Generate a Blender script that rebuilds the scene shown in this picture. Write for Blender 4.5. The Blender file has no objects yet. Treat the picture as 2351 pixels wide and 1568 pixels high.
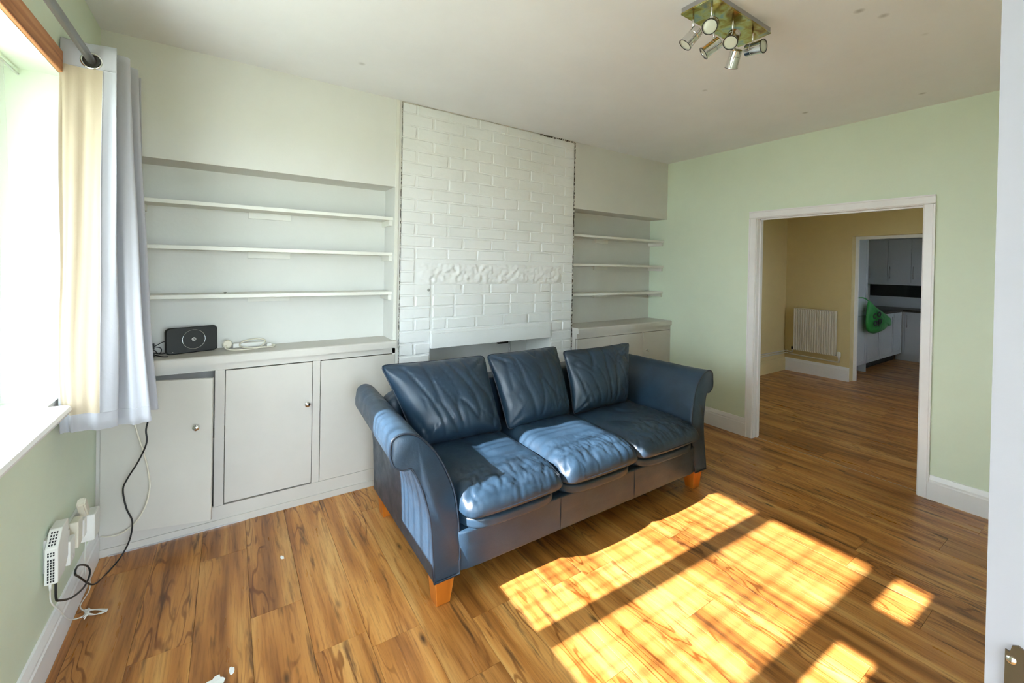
import bpy, bmesh, math, random
from mathutils import Vector, Matrix, noise

# ------------------------------------------------------------------ camera, sky, sun, exposure
S = bpy.context.scene
COL = S.collection
W, Hh = 2351.0, 1568.0
CAM = dict(pos=(0.529, -2.8165, 1.4488), yaw=0.5904, pitch=-0.0067, roll=0.0186, f=976.78, cx=1183.9, cy=619.32)

def make_camera():
    c = CAM
    yw, pt, rl = c['yaw'], c['pitch'], c['roll']
    f = Vector((math.sin(yw) * math.cos(pt), math.cos(yw) * math.cos(pt), math.sin(pt)))
    r = Vector((math.cos(yw), -math.sin(yw), 0))
    u = r.cross(f)
    r2 = r * math.cos(rl) + u * math.sin(rl)
    u2 = -r * math.sin(rl) + u * math.cos(rl)
    m = Matrix((r2, u2, -f)).transposed().to_4x4()
    m.translation = Vector(c['pos'])
    cd = bpy.data.cameras.new('camera')
    cd.sensor_fit = 'HORIZONTAL'
    cd.sensor_width = 36.0
    cd.lens = c['f'] / W * 36.0
    cd.shift_x = (W / 2 - c['cx']) / W
    cd.shift_y = (c['cy'] - Hh / 2) / W
    cd.clip_start = 0.02
    cd.clip_end = 200
    o = bpy.data.objects.new('camera', cd)
    COL.objects.link(o)
    o.matrix_world = m
    S.camera = o
make_camera()

SUN_DIR = Vector((1.0, -0.025, -0.612)).normalized()      # the way the light travels
SUN_STRENGTH = 21.0
SKY_STRENGTH = 9.8
world = bpy.data.worlds.new('world')
S.world = world
world.use_nodes = True
wn = world.node_tree
wn.nodes.clear()
wo = wn.nodes.new('ShaderNodeOutputWorld')
wb = wn.nodes.new('ShaderNodeBackground')
wb.inputs['Color'].default_value = (0.73, 0.865, 1.0, 1.0)      # bright hazy white sky
wb.inputs['Strength'].default_value = SKY_STRENGTH
wn.links.new(wb.outputs[0], wo.inputs['Surface'])

sl = bpy.data.lights.new('sun', 'SUN')
sl.energy = SUN_STRENGTH
sl.angle = math.radians(0.53)
sl.color = (1.0, 0.95, 0.95)
so = bpy.data.objects.new('sun', sl)
COL.objects.link(so)
so.rotation_euler = SUN_DIR.to_track_quat('-Z', 'Y').to_euler()
so.location = (-6, 0, 5)

S.view_settings.view_transform = 'Standard'
S.view_settings.look = 'None'
S.view_settings.exposure = 0.99
S.view_settings.gamma = 1.0
S.view_settings.use_curve_mapping = False

# ------------------------------------------------------------------ helpers
def lin(r, g, b):
    def c(v):
        v /= 255.0
        return v / 12.92 if v <= 0.04045 else ((v + 0.055) / 1.055) ** 2.4
    return (c(r), c(g), c(b), 1.0)

class NT:
    """small node builder"""
    def __init__(self, name):
        self.m = bpy.data.materials.new(name)
        self.m.use_nodes = True
        self.t = self.m.node_tree
        self.t.nodes.clear()
        self.out = self.t.nodes.new('ShaderNodeOutputMaterial')
    def n(self, typ, **kw):
        nd = self.t.nodes.new(typ)
        for k, v in kw.items():
            if k.startswith('_'):
                setattr(nd, k[1:], v)
            else:
                nd.inputs[k.replace('__', ' ')].default_value = v
        return nd
    def l(self, a, b):
        self.t.links.new(a, b)
    def ramp(self, fac, stops):
        r = self.t.nodes.new('ShaderNodeValToRGB')
        el = r.color_ramp.elements
        el[0].position, el[0].color = stops[0]
        el[1].position, el[1].color = stops[-1]
        for p, c in stops[1:-1]:
            e = el.new(p)
            e.color = c
        self.l(fac, r.inputs[0])
        return r
    def mix(self, fac, a, b, mode='MIX'):
        x = self.t.nodes.new('ShaderNodeMix')
        x.data_type = 'RGBA'
        x.blend_type = mode
        if isinstance(fac, (int, float)):
            x.inputs[0].default_value = fac
        else:
            self.l(fac, x.inputs[0])
        for i, v in ((6, a), (7, b)):
            if isinstance(v, tuple):
                x.inputs[i].default_value = v
            else:
                self.l(v, x.inputs[i])
        return x.outputs[2]

def paint(name, col, rough=0.55, bump=0.0, bscale=60.0, var=0.06, vscale=2.0, metallic=0.0, spec=0.5, dist=0.004):
    b = NT(name)
    p = b.n('ShaderNodeBsdfPrincipled', Roughness=rough, Metallic=metallic)
    p.inputs['Specular IOR Level'].default_value = spec
    tc = b.n('ShaderNodeTexCoord')
    geo = b.n('ShaderNodeNewGeometry')
    if var > 0:
        nz = b.n('ShaderNodeTexNoise', Scale=vscale, Detail=5.0, Roughness=0.6)
        b.l(geo.outputs['Position'], nz.inputs['Vector'])
        dk = tuple(c * (1 - var * 2.0) for c in col[:3]) + (1,)
        lt = tuple(min(1, c * (1 + var)) for c in col[:3]) + (1,)
        r = b.ramp(nz.outputs[0], [(0.3, dk), (0.7, lt)])
        b.l(r.outputs[0], p.inputs['Base Color'])
    else:
        p.inputs['Base Color'].default_value = col
    if bump > 0:
        n2 = b.n('ShaderNodeTexNoise', Scale=bscale, Detail=4.0)
        b.l(geo.outputs['Position'], n2.inputs['Vector'])
        bp = b.n('ShaderNodeBump', Strength=bump, Distance=dist)
        b.l(n2.outputs[0], bp.inputs['Height'])
        b.l(bp.outputs[0], p.inputs['Normal'])
    b.l(p.outputs[0], b.out.inputs[0])
    return b.m

def link_obj(name, me, mat=None, parent=None):
    o = bpy.data.objects.new(name, me)
    COL.objects.link(o)
    if mat is not None and len(me.materials) == 0:
        me.materials.append(mat)
    if parent is not None:
        o.parent = parent
        o.matrix_parent_inverse = parent.matrix_basis.inverted()
    return o

def mesh(name, vs, fs, mat=None, parent=None, smooth=False):
    me = bpy.data.meshes.new(name)
    me.from_pydata([tuple(v) for v in vs], [], fs)
    me.update()
    if smooth:
        for p in me.polygons:
            p.use_smooth = True
    return link_obj(name, me, mat, parent)

def from_bm(name, bm, mat=None, parent=None, smooth=False):
    bmesh.ops.recalc_face_normals(bm, faces=bm.faces)
    me = bpy.data.meshes.new(name)
    bm.to_mesh(me)
    bm.free()
    if smooth:
        for p in me.polygons:
            p.use_smooth = True
    return link_obj(name, me, mat, parent)

def add_box(bm, x0, x1, y0, y1, z0, z1, bevel=0.0, seg=2):
    x0, x1 = min(x0, x1), max(x0, x1)
    y0, y1 = min(y0, y1), max(y0, y1)
    z0, z1 = min(z0, z1), max(z0, z1)
    r = bmesh.ops.create_cube(bm, size=1.0)
    vs = r['verts']
    for v in vs:
        v.co = Vector((x0 + (v.co.x + .5) * (x1 - x0), y0 + (v.co.y + .5) * (y1 - y0), z0 + (v.co.z + .5) * (z1 - z0)))
    if bevel > 0:
        es = list({e for v in vs for e in v.link_edges})
        bmesh.ops.bevel(bm, geom=es, offset=bevel, segments=seg, affect='EDGES', profile=0.5)

def box(name, x0, x1, y0, y1, z0, z1, mat, parent=None, bevel=0.0, seg=2):
    bm = bmesh.new()
    add_box(bm, x0, x1, y0, y1, z0, z1, bevel, seg)
    return from_bm(name, bm, mat, parent)

def boxes(name, lst, mat, parent=None, bevel=0.0):
    bm = bmesh.new()
    for b in lst:
        add_box(bm, *b, bevel=bevel)
    return from_bm(name, bm, mat, parent)

def smooth_path(pts, n=6, closed=False):
    P = [Vector(p) for p in pts]
    out = []
    N = len(P)
    rng = range(N if closed else N - 1)
    for i in rng:
        p1, p2 = P[i], P[(i + 1) % N]
        p0 = P[i - 1] if (i > 0 or closed) else p1
        p3 = P[(i + 2) % N] if (i + 2 < N or closed) else p2
        for k in range(n):
            t = k / n
            out.append(0.5 * ((2 * p1) + (-p0 + p2) * t + (2 * p0 - 5 * p1 + 4 * p2 - p3) * t * t + (-p0 + 3 * p1 - 3 * p2 + p3) * t ** 3))
    if not closed:
        out.append(P[-1])
    return out

def tube(name, pts, r, mat, parent=None, sides=8, n=6, closed=False, straight=False):
    path = [Vector(p) for p in pts] if straight else smooth_path(pts, n, closed)
    vs, fs = [], []
    N = len(path)
    up = None
    for i, p in enumerate(path):
        a = path[(i - 1) % N] if (closed or i > 0) else path[i]
        b = path[(i + 1) % N] if (closed or i < N - 1) else path[i]
        t = (b - a)
        if t.length < 1e-9:
            t = Vector((0, 0, 1))
        t.normalize()
        if up is None:
            up = Vector((0, 0, 1)) if abs(t.z) < 0.9 else Vector((1, 0, 0))
        side = t.cross(up)
        if side.length < 1e-6:
            side = t.orthogonal()
        side.normalize()
        up = side.cross(t).normalized()
        rr = r(i / (N - 1)) if callable(r) else r
        for k in range(sides):
            an = 2 * math.pi * k / sides
            vs.append(p + side * math.cos(an) * rr + up * math.sin(an) * rr)
    M = N if closed else N - 1
    for i in range(M):
        for k in range(sides):
            a = i * sides + k
            b = i * sides + (k + 1) % sides
            j = (i + 1) % N
            fs.append((a, b, j * sides + (k + 1) % sides, j * sides + k))
    if not closed:
        fs.append(tuple(range(sides))[::-1])
        fs.append(tuple((N - 1) * sides + k for k in range(sides)))
    return mesh(name, vs, fs, mat, parent, smooth=True)

def lathe(name, prof, mat, parent=None, origin=(0, 0, 0), axis=(0, 0, 1), sides=24):
    """prof: (radius, height along axis)"""
    ax = Vector(axis).normalized()
    s = ax.orthogonal().normalized()
    t = ax.cross(s)
    o = Vector(origin)
    vs, fs = [], []
    for r, h in prof:
        for k in range(sides):
            an = 2 * math.pi * k / sides
            vs.append(o + ax * h + (s * math.cos(an) + t * math.sin(an)) * r)
    for i in range(len(prof) - 1):
        for k in range(sides):
            fs.append((i * sides + k, i * sides + (k + 1) % sides, (i + 1) * sides + (k + 1) % sides, (i + 1) * sides + k))
    fs.append(tuple(range(sides))[::-1])
    fs.append(tuple((len(prof) - 1) * sides + k for k in range(sides)))
    o = mesh(name, vs, fs, mat, parent, smooth=False)
    for p in o.data.polygons:
        p.use_smooth = len(p.vertices) == 4
    try:
        o.data.set_sharp_from_angle(angle=math.radians(35))
    except Exception:
        pass
    return o

def prism(name, poly, axis, a, b, mat, parent=None, smooth=False):
    """poly of 2-D points extruded along axis from a to b (axis 'y': pts are (x,z); 'x': (y,z); 'z': (x,y))"""
    def P(q, h):
        return {'y': (q[0], h, q[1]), 'x': (h, q[0], q[1]), 'z': (q[0], q[1], h)}[axis]
    n = len(poly)
    bm = bmesh.new()
    A = [bm.verts.new(P(q, a)) for q in poly]
    B = [bm.verts.new(P(q, b)) for q in poly]
    for i in range(n):
        bm.faces.new((A[i], A[(i + 1) % n], B[(i + 1) % n], B[i]))
    bm.faces.new(A)
    bm.faces.new(B)
    return from_bm(name, bm, mat, parent, smooth)

def thing(name, label, cat, loc, group=None):
    o = bpy.data.objects.new(name, None)
    COL.objects.link(o)
    o.location = loc
    o.empty_display_size = 0.05
    return tag(o, label, cat, group)

def tag(o, label, cat, group=None):
    o['label'] = label
    o['category'] = cat
    if group:
        o['group'] = group
    return o

def struct(o, label=None):
    o['kind'] = 'structure'
    if label:
        o['label'] = label
    return o

def text_mesh(name, body, size, mat, parent, loc, rot, extrude=0.0004):
    cu = bpy.data.curves.new(name, 'FONT')
    cu.body = body
    cu.size = size
    cu.extrude = extrude
    cu.align_x = 'CENTER'
    cu.align_y = 'CENTER'
    tmp = bpy.data.objects.new(name, cu)
    COL.objects.link(tmp)
    bpy.context.view_layer.update()
    me = bpy.data.meshes.new_from_object(tmp.evaluated_get(bpy.context.evaluated_depsgraph_get()))
    bpy.data.objects.remove(tmp)
    me.materials.clear()
    me.transform(Matrix.Translation(Vector(loc)) @ rot)
    return link_obj(name, me, mat, parent)

rnd = random.Random(7)

# ------------------------------------------------------------------ materials
def wall_paint(name, col, stain=0.0, streak=True, rough=0.5):
    b = NT(name)
    p = b.n('ShaderNodeBsdfPrincipled', Roughness=rough)
    geo = b.n('ShaderNodeNewGeometry')
    n1 = b.n('ShaderNodeTexNoise', Scale=1.1, Detail=6.0, Roughness=0.65)
    b.l(geo.outputs['Position'], n1.inputs['Vector'])
    c0 = b.ramp(n1.outputs[0], [(0.25, tuple(c * 0.9 for c in col[:3]) + (1,)), (0.75, col)])
    cc = c0.outputs[0]
    if stain > 0:
        n3 = b.n('ShaderNodeTexVoronoi', Scale=3.6)
        n3.inputs['Randomness'].default_value = 1.0
        b.l(geo.outputs['Position'], n3.inputs['Vector'])
        sp = b.ramp(n3.outputs['Distance'], [(0.0, (1, 1, 1, 1)), (0.045, (0.5, 0.5, 0.5, 1)), (0.085, (0, 0, 0, 1))])
        n4 = b.n('ShaderNodeTexNoise', Scale=1.7, Detail=1.0)
        b.l(geo.outputs['Position'], n4.inputs['Vector'])
        g = b.ramp(n4.outputs[0], [(0.50, (0, 0, 0, 1)), (0.60, (stain, stain, stain, 1))])
        ml = b.n('ShaderNodeMath', _operation='MULTIPLY')
        b.l(sp.outputs[0], ml.inputs[0])
        b.l(g.outputs[0], ml.inputs[1])
        cc = b.mix(ml.outputs[0], cc, lin(120, 116, 104))
    b.l(cc, p.inputs['Base Color'])
    n2 = b.n('ShaderNodeTexNoise', Scale=55.0, Detail=3.0)
    n5 = b.n('ShaderNodeTexNoise', Scale=5.0, Detail=4.0)
    b.l(geo.outputs['Position'], n2.inputs['Vector'])
    b.l(geo.outputs['Position'], n5.inputs['Vector'])
    ad = b.n('ShaderNodeMath', _operation='MULTIPLY_ADD')
    b.l(n5.outputs[0], ad.inputs[0])
    ad.inputs[1].default_value = 4.0
    b.l(n2.outputs[0], ad.inputs[2])
    bp = b.n('ShaderNodeBump', Strength=0.14, Distance=0.003)
    b.l(ad.outputs[0], bp.inputs['Height'])
    b.l(bp.outputs[0], p.inputs['Normal'])
    b.l(p.outputs[0], b.out.inputs[0])
    return b.m

M_GREEN = wall_paint('green_wall_paint', lin(226, 238, 215), stain=0.5)
M_WHITEWALL = wall_paint('off_white_wall_paint', lin(222, 221, 214))
M_CEIL = wall_paint('ceiling_paint', lin(240, 241, 243), stain=0.75)
M_YELLOW = wall_paint('pale_yellow_wall_paint', lin(226, 205, 150))
M_HALL = wall_paint('hall_wall_paint', lin(228, 226, 218))
M_TRIM = paint('white_gloss_trim', lin(242, 241, 241), 0.35, 0.05, 30, 0.03, 3)
M_CUP = paint('cream_cupboard_paint', lin(203, 198, 189), 0.42, 0.10, 25, 0.03, 2.5)
M_SHELF = paint('off_white_shelf_paint', lin(228, 227, 217), 0.45, 0.06, 25, 0.03, 2.5)
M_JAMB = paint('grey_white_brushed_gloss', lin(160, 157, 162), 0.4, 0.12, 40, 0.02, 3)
M_DARK = paint('dark_gap', lin(42, 38, 32), 0.8, 0, var=0.1)
M_CHROME = paint('chrome', (0.72, 0.72, 0.72, 1), 0.12, 0, var=0, metallic=1.0)
M_STEEL = paint('brushed_steel', (0.45, 0.45, 0.46, 1), 0.28, 0, var=0, metallic=1.0)
M_POLE = paint('grey_pole_metal', (0.33, 0.33, 0.34, 1), 0.34, 0, var=0, metallic=1.0)
M_BLACKPL = paint('black_plastic', lin(26, 28, 28), 0.45, 0, var=0)
M_BLACKMAT = paint('black_mesh_plastic', lin(30, 33, 32), 0.6, 0.25, 700, var=0.05, vscale=40, dist=0.0006)
M_WHITEPL = paint('white_plastic', lin(232, 231, 224), 0.35, 0, var=0.02)
M_CREAMPL = paint('cream_plastic', lin(226, 219, 200), 0.4, 0, var=0.03, vscale=20)
M_GREYPL = paint('grey_white_plastic', lin(205, 200, 196), 0.4, 0, var=0.02)
M_BRASS = paint('aged_bronze_plate', (0.25, 0.19, 0.13, 1), 0.22, 0, var=0, metallic=0.9)
M_RAD = paint('radiator_enamel', lin(226, 220, 205), 0.35, 0, var=0.02)
M_KIT = paint('white_kitchen_gloss', lin(205, 210, 216), 0.18, 0, var=0.015)
M_KTOP = paint('dark_brown_worktop', lin(58, 50, 42), 0.35, 0, var=0.15, vscale=30)
M_SPLASH = paint('dark_green_splashback', lin(22, 30, 22), 0.12, 0, var=0.1, vscale=8)
M_PAPER = paint('white_paper', lin(235, 235, 232), 0.7, 0, var=0.03, vscale=40)
M_GROUND = paint('garden_ground', lin(130, 135, 110), 0.9, 0.3, 20, 0.15, 1.5)
M_FOIL = paint('torn_silver_underlay', (0.6, 0.6, 0.6, 1), 0.3, 0.8, 90, var=0, metallic=0.8)
M_LENS = paint('frosted_bulb_glass', lin(214, 216, 200), 0.25, 0, var=0)
M_FRAMEPL = paint('white_window_frame', lin(238, 238, 236), 0.3, 0, var=0)

def plank_mat():
    b = NT('laminate_oak')
    p = b.n('ShaderNodeBsdfPrincipled', Roughness=0.3)
    p.inputs['Specular IOR Level'].default_value = 0.55
    tc = b.n('ShaderNodeTexCoord')
    oi = b.n('ShaderNodeObjectInfo')
    cx = b.n('ShaderNodeCombineXYZ')
    ml = b.n('ShaderNodeMath', _operation='MULTIPLY')
    b.l(oi.outputs['Random'], ml.inputs[0])
    ml.inputs[1].default_value = 57.0
    b.l(ml.outputs[0], cx.inputs[0])
    b.l(ml.outputs[0], cx.inputs[2])
    b.l(ml.outputs[0], cx.inputs[1])
    add = b.n('ShaderNodeVectorMath', _operation='ADD')
    b.l(tc.outputs['Object'], add.inputs[0])
    b.l(cx.outputs[0], add.inputs[1])
    def mapped(s):
        mp = b.n('ShaderNodeMapping')
        mp.inputs['Scale'].default_value = s
        b.l(add.outputs[0], mp.inputs['Vector'])
        return mp.outputs[0]
    # broad tone, strips within the board
    nA = b.n('ShaderNodeTexNoise', Scale=1.0, Detail=3.0, Roughness=0.55)
    b.l(mapped((13, 0.9, 1)), nA.inputs['Vector'])
    base = b.ramp(nA.outputs[0], [(0.30, lin(138, 86, 40)), (0.44, lin(180, 119, 57)), (0.55, lin(201, 142, 76)), (0.68, lin(216, 166, 99))])
    # fine grain
    nB = b.n('ShaderNodeTexNoise', Scale=1.0, Detail=6.0, Roughness=0.7)
    b.l(mapped((120, 5.0, 1)), nB.inputs['Vector'])
    gr = b.ramp(nB.outputs[0], [(0.32, (0.52, 0.45, 0.38, 1)), (0.52, (1, 1, 1, 1))])
    c1 = b.mix(0.75, base.outputs[0], gr.outputs[0], 'MULTIPLY')
    # cathedral rings
    nD = b.n('ShaderNodeTexNoise', Scale=1.0, Detail=2.0, Roughness=0.5)
    b.l(mapped((9, 1.4, 1)), nD.inputs['Vector'])
    mm = b.n('ShaderNodeMath', _operation='MULTIPLY')
    b.l(nD.outputs[0], mm.inputs[0])
    mm.inputs[1].default_value = 85.0
    sn = b.n('ShaderNodeMath', _operation='SINE')
    b.l(mm.outputs[0], sn.inputs[0])
    rg = b.ramp(sn.outputs[0], [(0.55, (1, 1, 1, 1)), (0.95, (0.52, 0.42, 0.33, 1))])
    nE = b.n('ShaderNodeTexNoise', Scale=1.0, Detail=1.0)
    b.l(mapped((8, 0.9, 1)), nE.inputs['Vector'])
    mk = b.ramp(nE.outputs[0], [(0.5, (0, 0, 0, 1)), (0.60, (1, 1, 1, 1))])
    c2 = b.mix(mk.outputs[0], c1, b.mix(1.0, c1, rg.outputs[0], 'MULTIPLY'))
    # dark smudges and splits
    nF = b.n('ShaderNodeTexNoise', Scale=1.0, Detail=4.0, Roughness=0.6)
    b.l(mapped((26, 2.6, 1)), nF.inputs['Vector'])
    dk = b.ramp(nF.outputs[0], [(0.58, (0, 0, 0, 1)), (0.70, (0.84, 0.84, 0.84, 1))])
    c3 = b.mix(dk.outputs[0], c2, lin(80, 52, 30))
    # knots
    vo = b.n('ShaderNodeTexVoronoi', Scale=1.0)
    b.l(mapped((11, 3.6, 1)), vo.inputs['Vector'])
    kn = b.ramp(vo.outputs['Distance'], [(0.03, (0.9, 0.9, 0.9, 1)), (0.16, (0, 0, 0, 1))])
    nG = b.n('ShaderNodeTexNoise', Scale=1.0, Detail=1.0)
    b.l(mapped((7, 2.1, 1)), nG.inputs['Vector'])
    kg = b.ramp(nG.outputs[0], [(0.46, (0, 0, 0, 1)), (0.54, (1, 1, 1, 1))])
    km = b.mix(1.0, kn.outputs[0], kg.outputs[0], 'MULTIPLY')
    c4 = b.mix(km, c3, lin(52, 33, 18))
    # board to board tone
    tn = b.ramp(oi.outputs['Random'], [(0.0, (0.86, 0.84, 0.82, 1)), (1.0, (1.08, 1.06, 1.02, 1))])
    c5 = b.mix(1.0, c4, tn.outputs[0], 'MULTIPLY')
    b.l(c5, p.inputs['Base Color'])
    bp = b.n('ShaderNodeBump', Strength=0.12, Distance=0.001)
    b.l(nB.outputs[0], bp.inputs['Height'])
    b.l(bp.outputs[0], p.inputs['Normal'])
    rr = b.ramp(nF.outputs[0], [(0.3, (0.26, 0.26, 0.26, 1)), (0.7, (0.42, 0.42, 0.42, 1))])
    b.l(rr.outputs[0], p.inputs['Roughness'])
    b.l(p.outputs[0], b.out.inputs[0])
    return b.m
M_PLANK = plank_mat()

def wood_mat(name, c0, c1, c2, scale=(4, 4, 60), rough=0.4):
    b = NT(name)
    p = b.n('ShaderNodeBsdfPrincipled', Roughness=rough)
    geo = b.n('ShaderNodeNewGeometry')
    mp = b.n('ShaderNodeMapping')
    mp.inputs['Scale'].default_value = scale
    b.l(geo.outputs['Position'], mp.inputs['Vector'])
    nz = b.n('ShaderNodeTexNoise', Scale=1.0, Detail=5.0, Distortion=0.6)
    b.l(mp.outputs[0], nz.inputs['Vector'])
    r = b.ramp(nz.outputs[0], [(0.3, c0), (0.5, c1), (0.7, c2)])
    b.l(r.outputs[0], p.inputs['Base Color'])
    b.l(p.outputs[0], b.out.inputs[0])
    return b.m
M_LEG = wood_mat('orange_beech', lin(178, 98, 28), lin(196, 112, 36), lin(206, 124, 48), (18, 18, 3), 0.3)
M_PINE = wood_mat('varnished_pine', lin(150, 88, 44), lin(196, 132, 82), lin(214, 156, 106), (40, 2.2, 40), 0.5)

def leather_mat():
    b = NT('navy_leather')
    p = b.n('ShaderNodeBsdfPrincipled')
    p.inputs['Specular IOR Level'].default_value = 0.55
    tc = b.n('ShaderNodeTexCoord')
    geo = b.n('ShaderNodeNewGeometry')
    n1 = b.n('ShaderNodeTexNoise', Scale=3.0, Detail=6.0, Roughness=0.6)
    b.l(geo.outputs['Position'], n1.inputs['Vector'])
    r = b.ramp(n1.outputs[0], [(0.28, lin(28, 43, 57)), (0.5, lin(37, 58, 77)), (0.75, lin(49, 71, 91))])
    b.l(r.outputs[0], p.inputs['Base Color'])
    n2 = b.n('ShaderNodeTexNoise', Scale=14.0, Detail=4.0, Roughness=0.6)
    b.l(geo.outputs['Position'], n2.inputs['Vector'])
    rr = b.ramp(n2.outputs[0], [(0.3, (0.30, 0.30, 0.30, 1)), (0.7, (0.48, 0.48, 0.48, 1))])
    b.l(rr.outputs[0], p.inputs['Roughness'])
    v = b.n('ShaderNodeTexVoronoi', Scale=420.0)
    b.l(geo.outputs['Position'], v.inputs['Vector'])
    n3 = b.n('ShaderNodeTexNoise', Scale=30.0, Detail=5.0, Roughness=0.65, Distortion=1.2)
    b.l(geo.outputs['Position'], n3.inputs['Vector'])
    b1 = b.n('ShaderNodeBump', Strength=0.06, Distance=0.001)
    b.l(v.outputs['Distance'], b1.inputs['Height'])
    b2 = b.n('ShaderNodeBump', Strength=0.16, Distance=0.006)
    b.l(n3.outputs[0], b2.inputs['Height'])
    b.l(b1.outputs[0], b2.inputs['Normal'])
    b.l(b2.outputs[0], p.inputs['Normal'])
    b.l(p.outputs[0], b.out.inputs[0])
    return b.m
M_LEATHER = leather_mat()
M_PIPING = paint('dark_navy_piping', lin(34, 46, 60), 0.4, 0, var=0)

def cloth_mat(name, col, trans=0.35, weave=500):
    b = NT(name)
    d = b.n('ShaderNodeBsdfDiffuse', Color=col, Roughness=0.8)
    t = b.n('ShaderNodeBsdfTranslucent', Color=col)
    m = b.n('ShaderNodeMixShader', Fac=trans)
    geo = b.n('ShaderNodeNewGeometry')
    n = b.n('ShaderNodeTexNoise', Scale=weave, Detail=2.0)
    n2 = b.n('ShaderNodeTexNoise', Scale=22.0, Detail=4.0, Distortion=0.7)
    b.l(geo.outputs['Position'], n.inputs['Vector'])
    b.l(geo.outputs['Position'], n2.inputs['Vector'])
    bp = b.n('ShaderNodeBump', Strength=0.15, Distance=0.0008)
    b.l(n.outputs[0], bp.inputs['Height'])
    bp2 = b.n('ShaderNodeBump', Strength=0.25, Distance=0.006)
    b.l(n2.outputs[0], bp2.inputs['Height'])
    b.l(bp.outputs[0], bp2.inputs['Normal'])
    b.l(bp2.outputs[0], d.inputs['Normal'])
    b.l(d.outputs[0], m.inputs[1])
    b.l(t.outputs[0], m.inputs[2])
    b.l(m.outputs[0], b.out.inputs[0])
    return b.m
M_CURTAIN = cloth_mat('white_curtain_cotton', lin(184, 184, 189), 0.06)
M_LINING = cloth_mat('cream_curtain_lining', lin(186, 172, 150), 0.06)

def sheer_mat():
    b = NT('white_net')
    d = b.n('ShaderNodeBsdfDiffuse', Color=lin(244, 244, 244))
    t = b.n('ShaderNodeBsdfTranslucent', Color=lin(244, 244, 244))
    m1 = b.n('ShaderNodeMixShader', Fac=0.5)
    tr = b.n('ShaderNodeBsdfTransparent')
    m2 = b.n('ShaderNodeMixShader', Fac=0.22)
    b.l(d.outputs[0], m1.inputs[1])
    b.l(t.outputs[0], m1.inputs[2])
    b.l(tr.outputs[0], m2.inputs[1])
    b.l(m1.outputs[0], m2.inputs[2])
    b.l(m2.outputs[0], b.out.inputs[0])
    return b.m
M_SHEER = sheer_mat()

def glass_mat():
    b = NT('window_glass')
    g = b.n('ShaderNodeBsdfGlossy', Roughness=0.02)
    tr = b.n('ShaderNodeBsdfTransparent', Color=(0.97, 0.98, 0.97, 1))
    m = b.n('ShaderNodeMixShader', Fac=0.05)
    b.l(tr.outputs[0], m.inputs[1])
    b.l(g.outputs[0], m.inputs[2])
    b.l(m.outputs[0], b.out.inputs[0])
    return b.m
M_GLASS = glass_mat()

def brick_paint():
    b = NT('white_painted_brick')
    p = b.n('ShaderNodeBsdfPrincipled', Roughness=0.42)
    geo = b.n('ShaderNodeNewGeometry')
    n0 = b.n('ShaderNodeTexNoise', Scale=2.5, Detail=4.0)
    b.l(geo.outputs['Position'], n0.inputs['Vector'])
    r = b.ramp(n0.outputs[0], [(0.3, lin(228, 229, 226)), (0.7, lin(238, 239, 238))])
    b.l(r.outputs[0], p.inputs['Base Color'])
    n1 = b.n('ShaderNodeTexNoise', Scale=28.0, Detail=6.0, Roughness=0.6)
    b.l(geo.outputs['Position'], n1.inputs['Vector'])
    bp = b.n('ShaderNodeBump', Strength=0.22, Distance=0.006)
    b.l(n1.outputs[0], bp.inputs['Height'])
    b.l(bp.outputs[0], p.inputs['Normal'])
    b.l(p.outputs[0], b.out.inputs[0])
    return b.m
M_BRICK = brick_paint()

def crack_mat():
    b = NT('cracked_dark_joint')
    p = b.n('ShaderNodeBsdfPrincipled', Roughness=0.8)
    geo = b.n('ShaderNodeNewGeometry')
    n0 = b.n('ShaderNodeTexNoise', Scale=45.0, Detail=3.0, Roughness=0.7)
    b.l(geo.outputs['Position'], n0.inputs['Vector'])
    r = b.ramp(n0.outputs[0], [(0.44, lin(52, 46, 38)), (0.52, lin(120, 110, 92)), (0.56, lin(222, 220, 210))])
    b.l(r.outputs[0], p.inputs['Base Color'])
    b.l(p.outputs[0], b.out.inputs[0])
    return b.m
M_CRACK = crack_mat()

def plate_mat():
    b = NT('oily_brass_plate')
    p = b.n('ShaderNodeBsdfPrincipled', Roughness=0.16, Metallic=1.0)
    geo = b.n('ShaderNodeNewGeometry')
    n0 = b.n('ShaderNodeTexNoise', Scale=16.0, Detail=3.0, Distortion=0.8)
    b.l(geo.outputs['Position'], n0.inputs['Vector'])
    r = b.ramp(n0.outputs[0], [(0.32, lin(140, 110, 50)), (0.45, lin(178, 164, 84)), (0.55, lin(196, 194, 140)), (0.68, lin(150, 172, 170))])
    b.l(r.outputs[0], p.inputs['Base Color'])
    b.l(p.outputs[0], b.out.inputs[0])
    return b.m
M_PLATE = plate_mat()

def bag_mat():
    b = NT('green_carrier_plastic')
    p = b.n('ShaderNodeBsdfPrincipled', Roughness=0.3)
    p.inputs['Base Color'].default_value = lin(70, 175, 85)
    t = b.n('ShaderNodeBsdfTranslucent', Color=lin(80, 190, 95))
    m = b.n('ShaderNodeMixShader', Fac=0.3)
    b.l(p.outputs[0], m.inputs[1])
    b.l(t.outputs[0], m.inputs[2])
    b.l(m.outputs[0], b.out.inputs[0])
    return b.m
M_BAG = bag_mat()

# ------------------------------------------------------------------ room dimensions
L = 4.307          # green wall with the doorway
H = 2.55
YB = -2.73         # wall behind the camera, camera stands in its doorway
WY0, WY1 = -0.553, -2.265      # window opening
WZ0, WZ1 = 0.90, 2.125
AB = 0.215         # depth of the shelf alcoves
CX0, CX1 = 1.473, 3.022       # painted brick chimney breast
DY0, DY1 = -0.918, -1.978     # doorway in green wall
DZ = 1.905
WT = 0.105         # thickness of the green wall
DIN_Y, DIN_X = 0.2, 7.4       # dining room far walls

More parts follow.
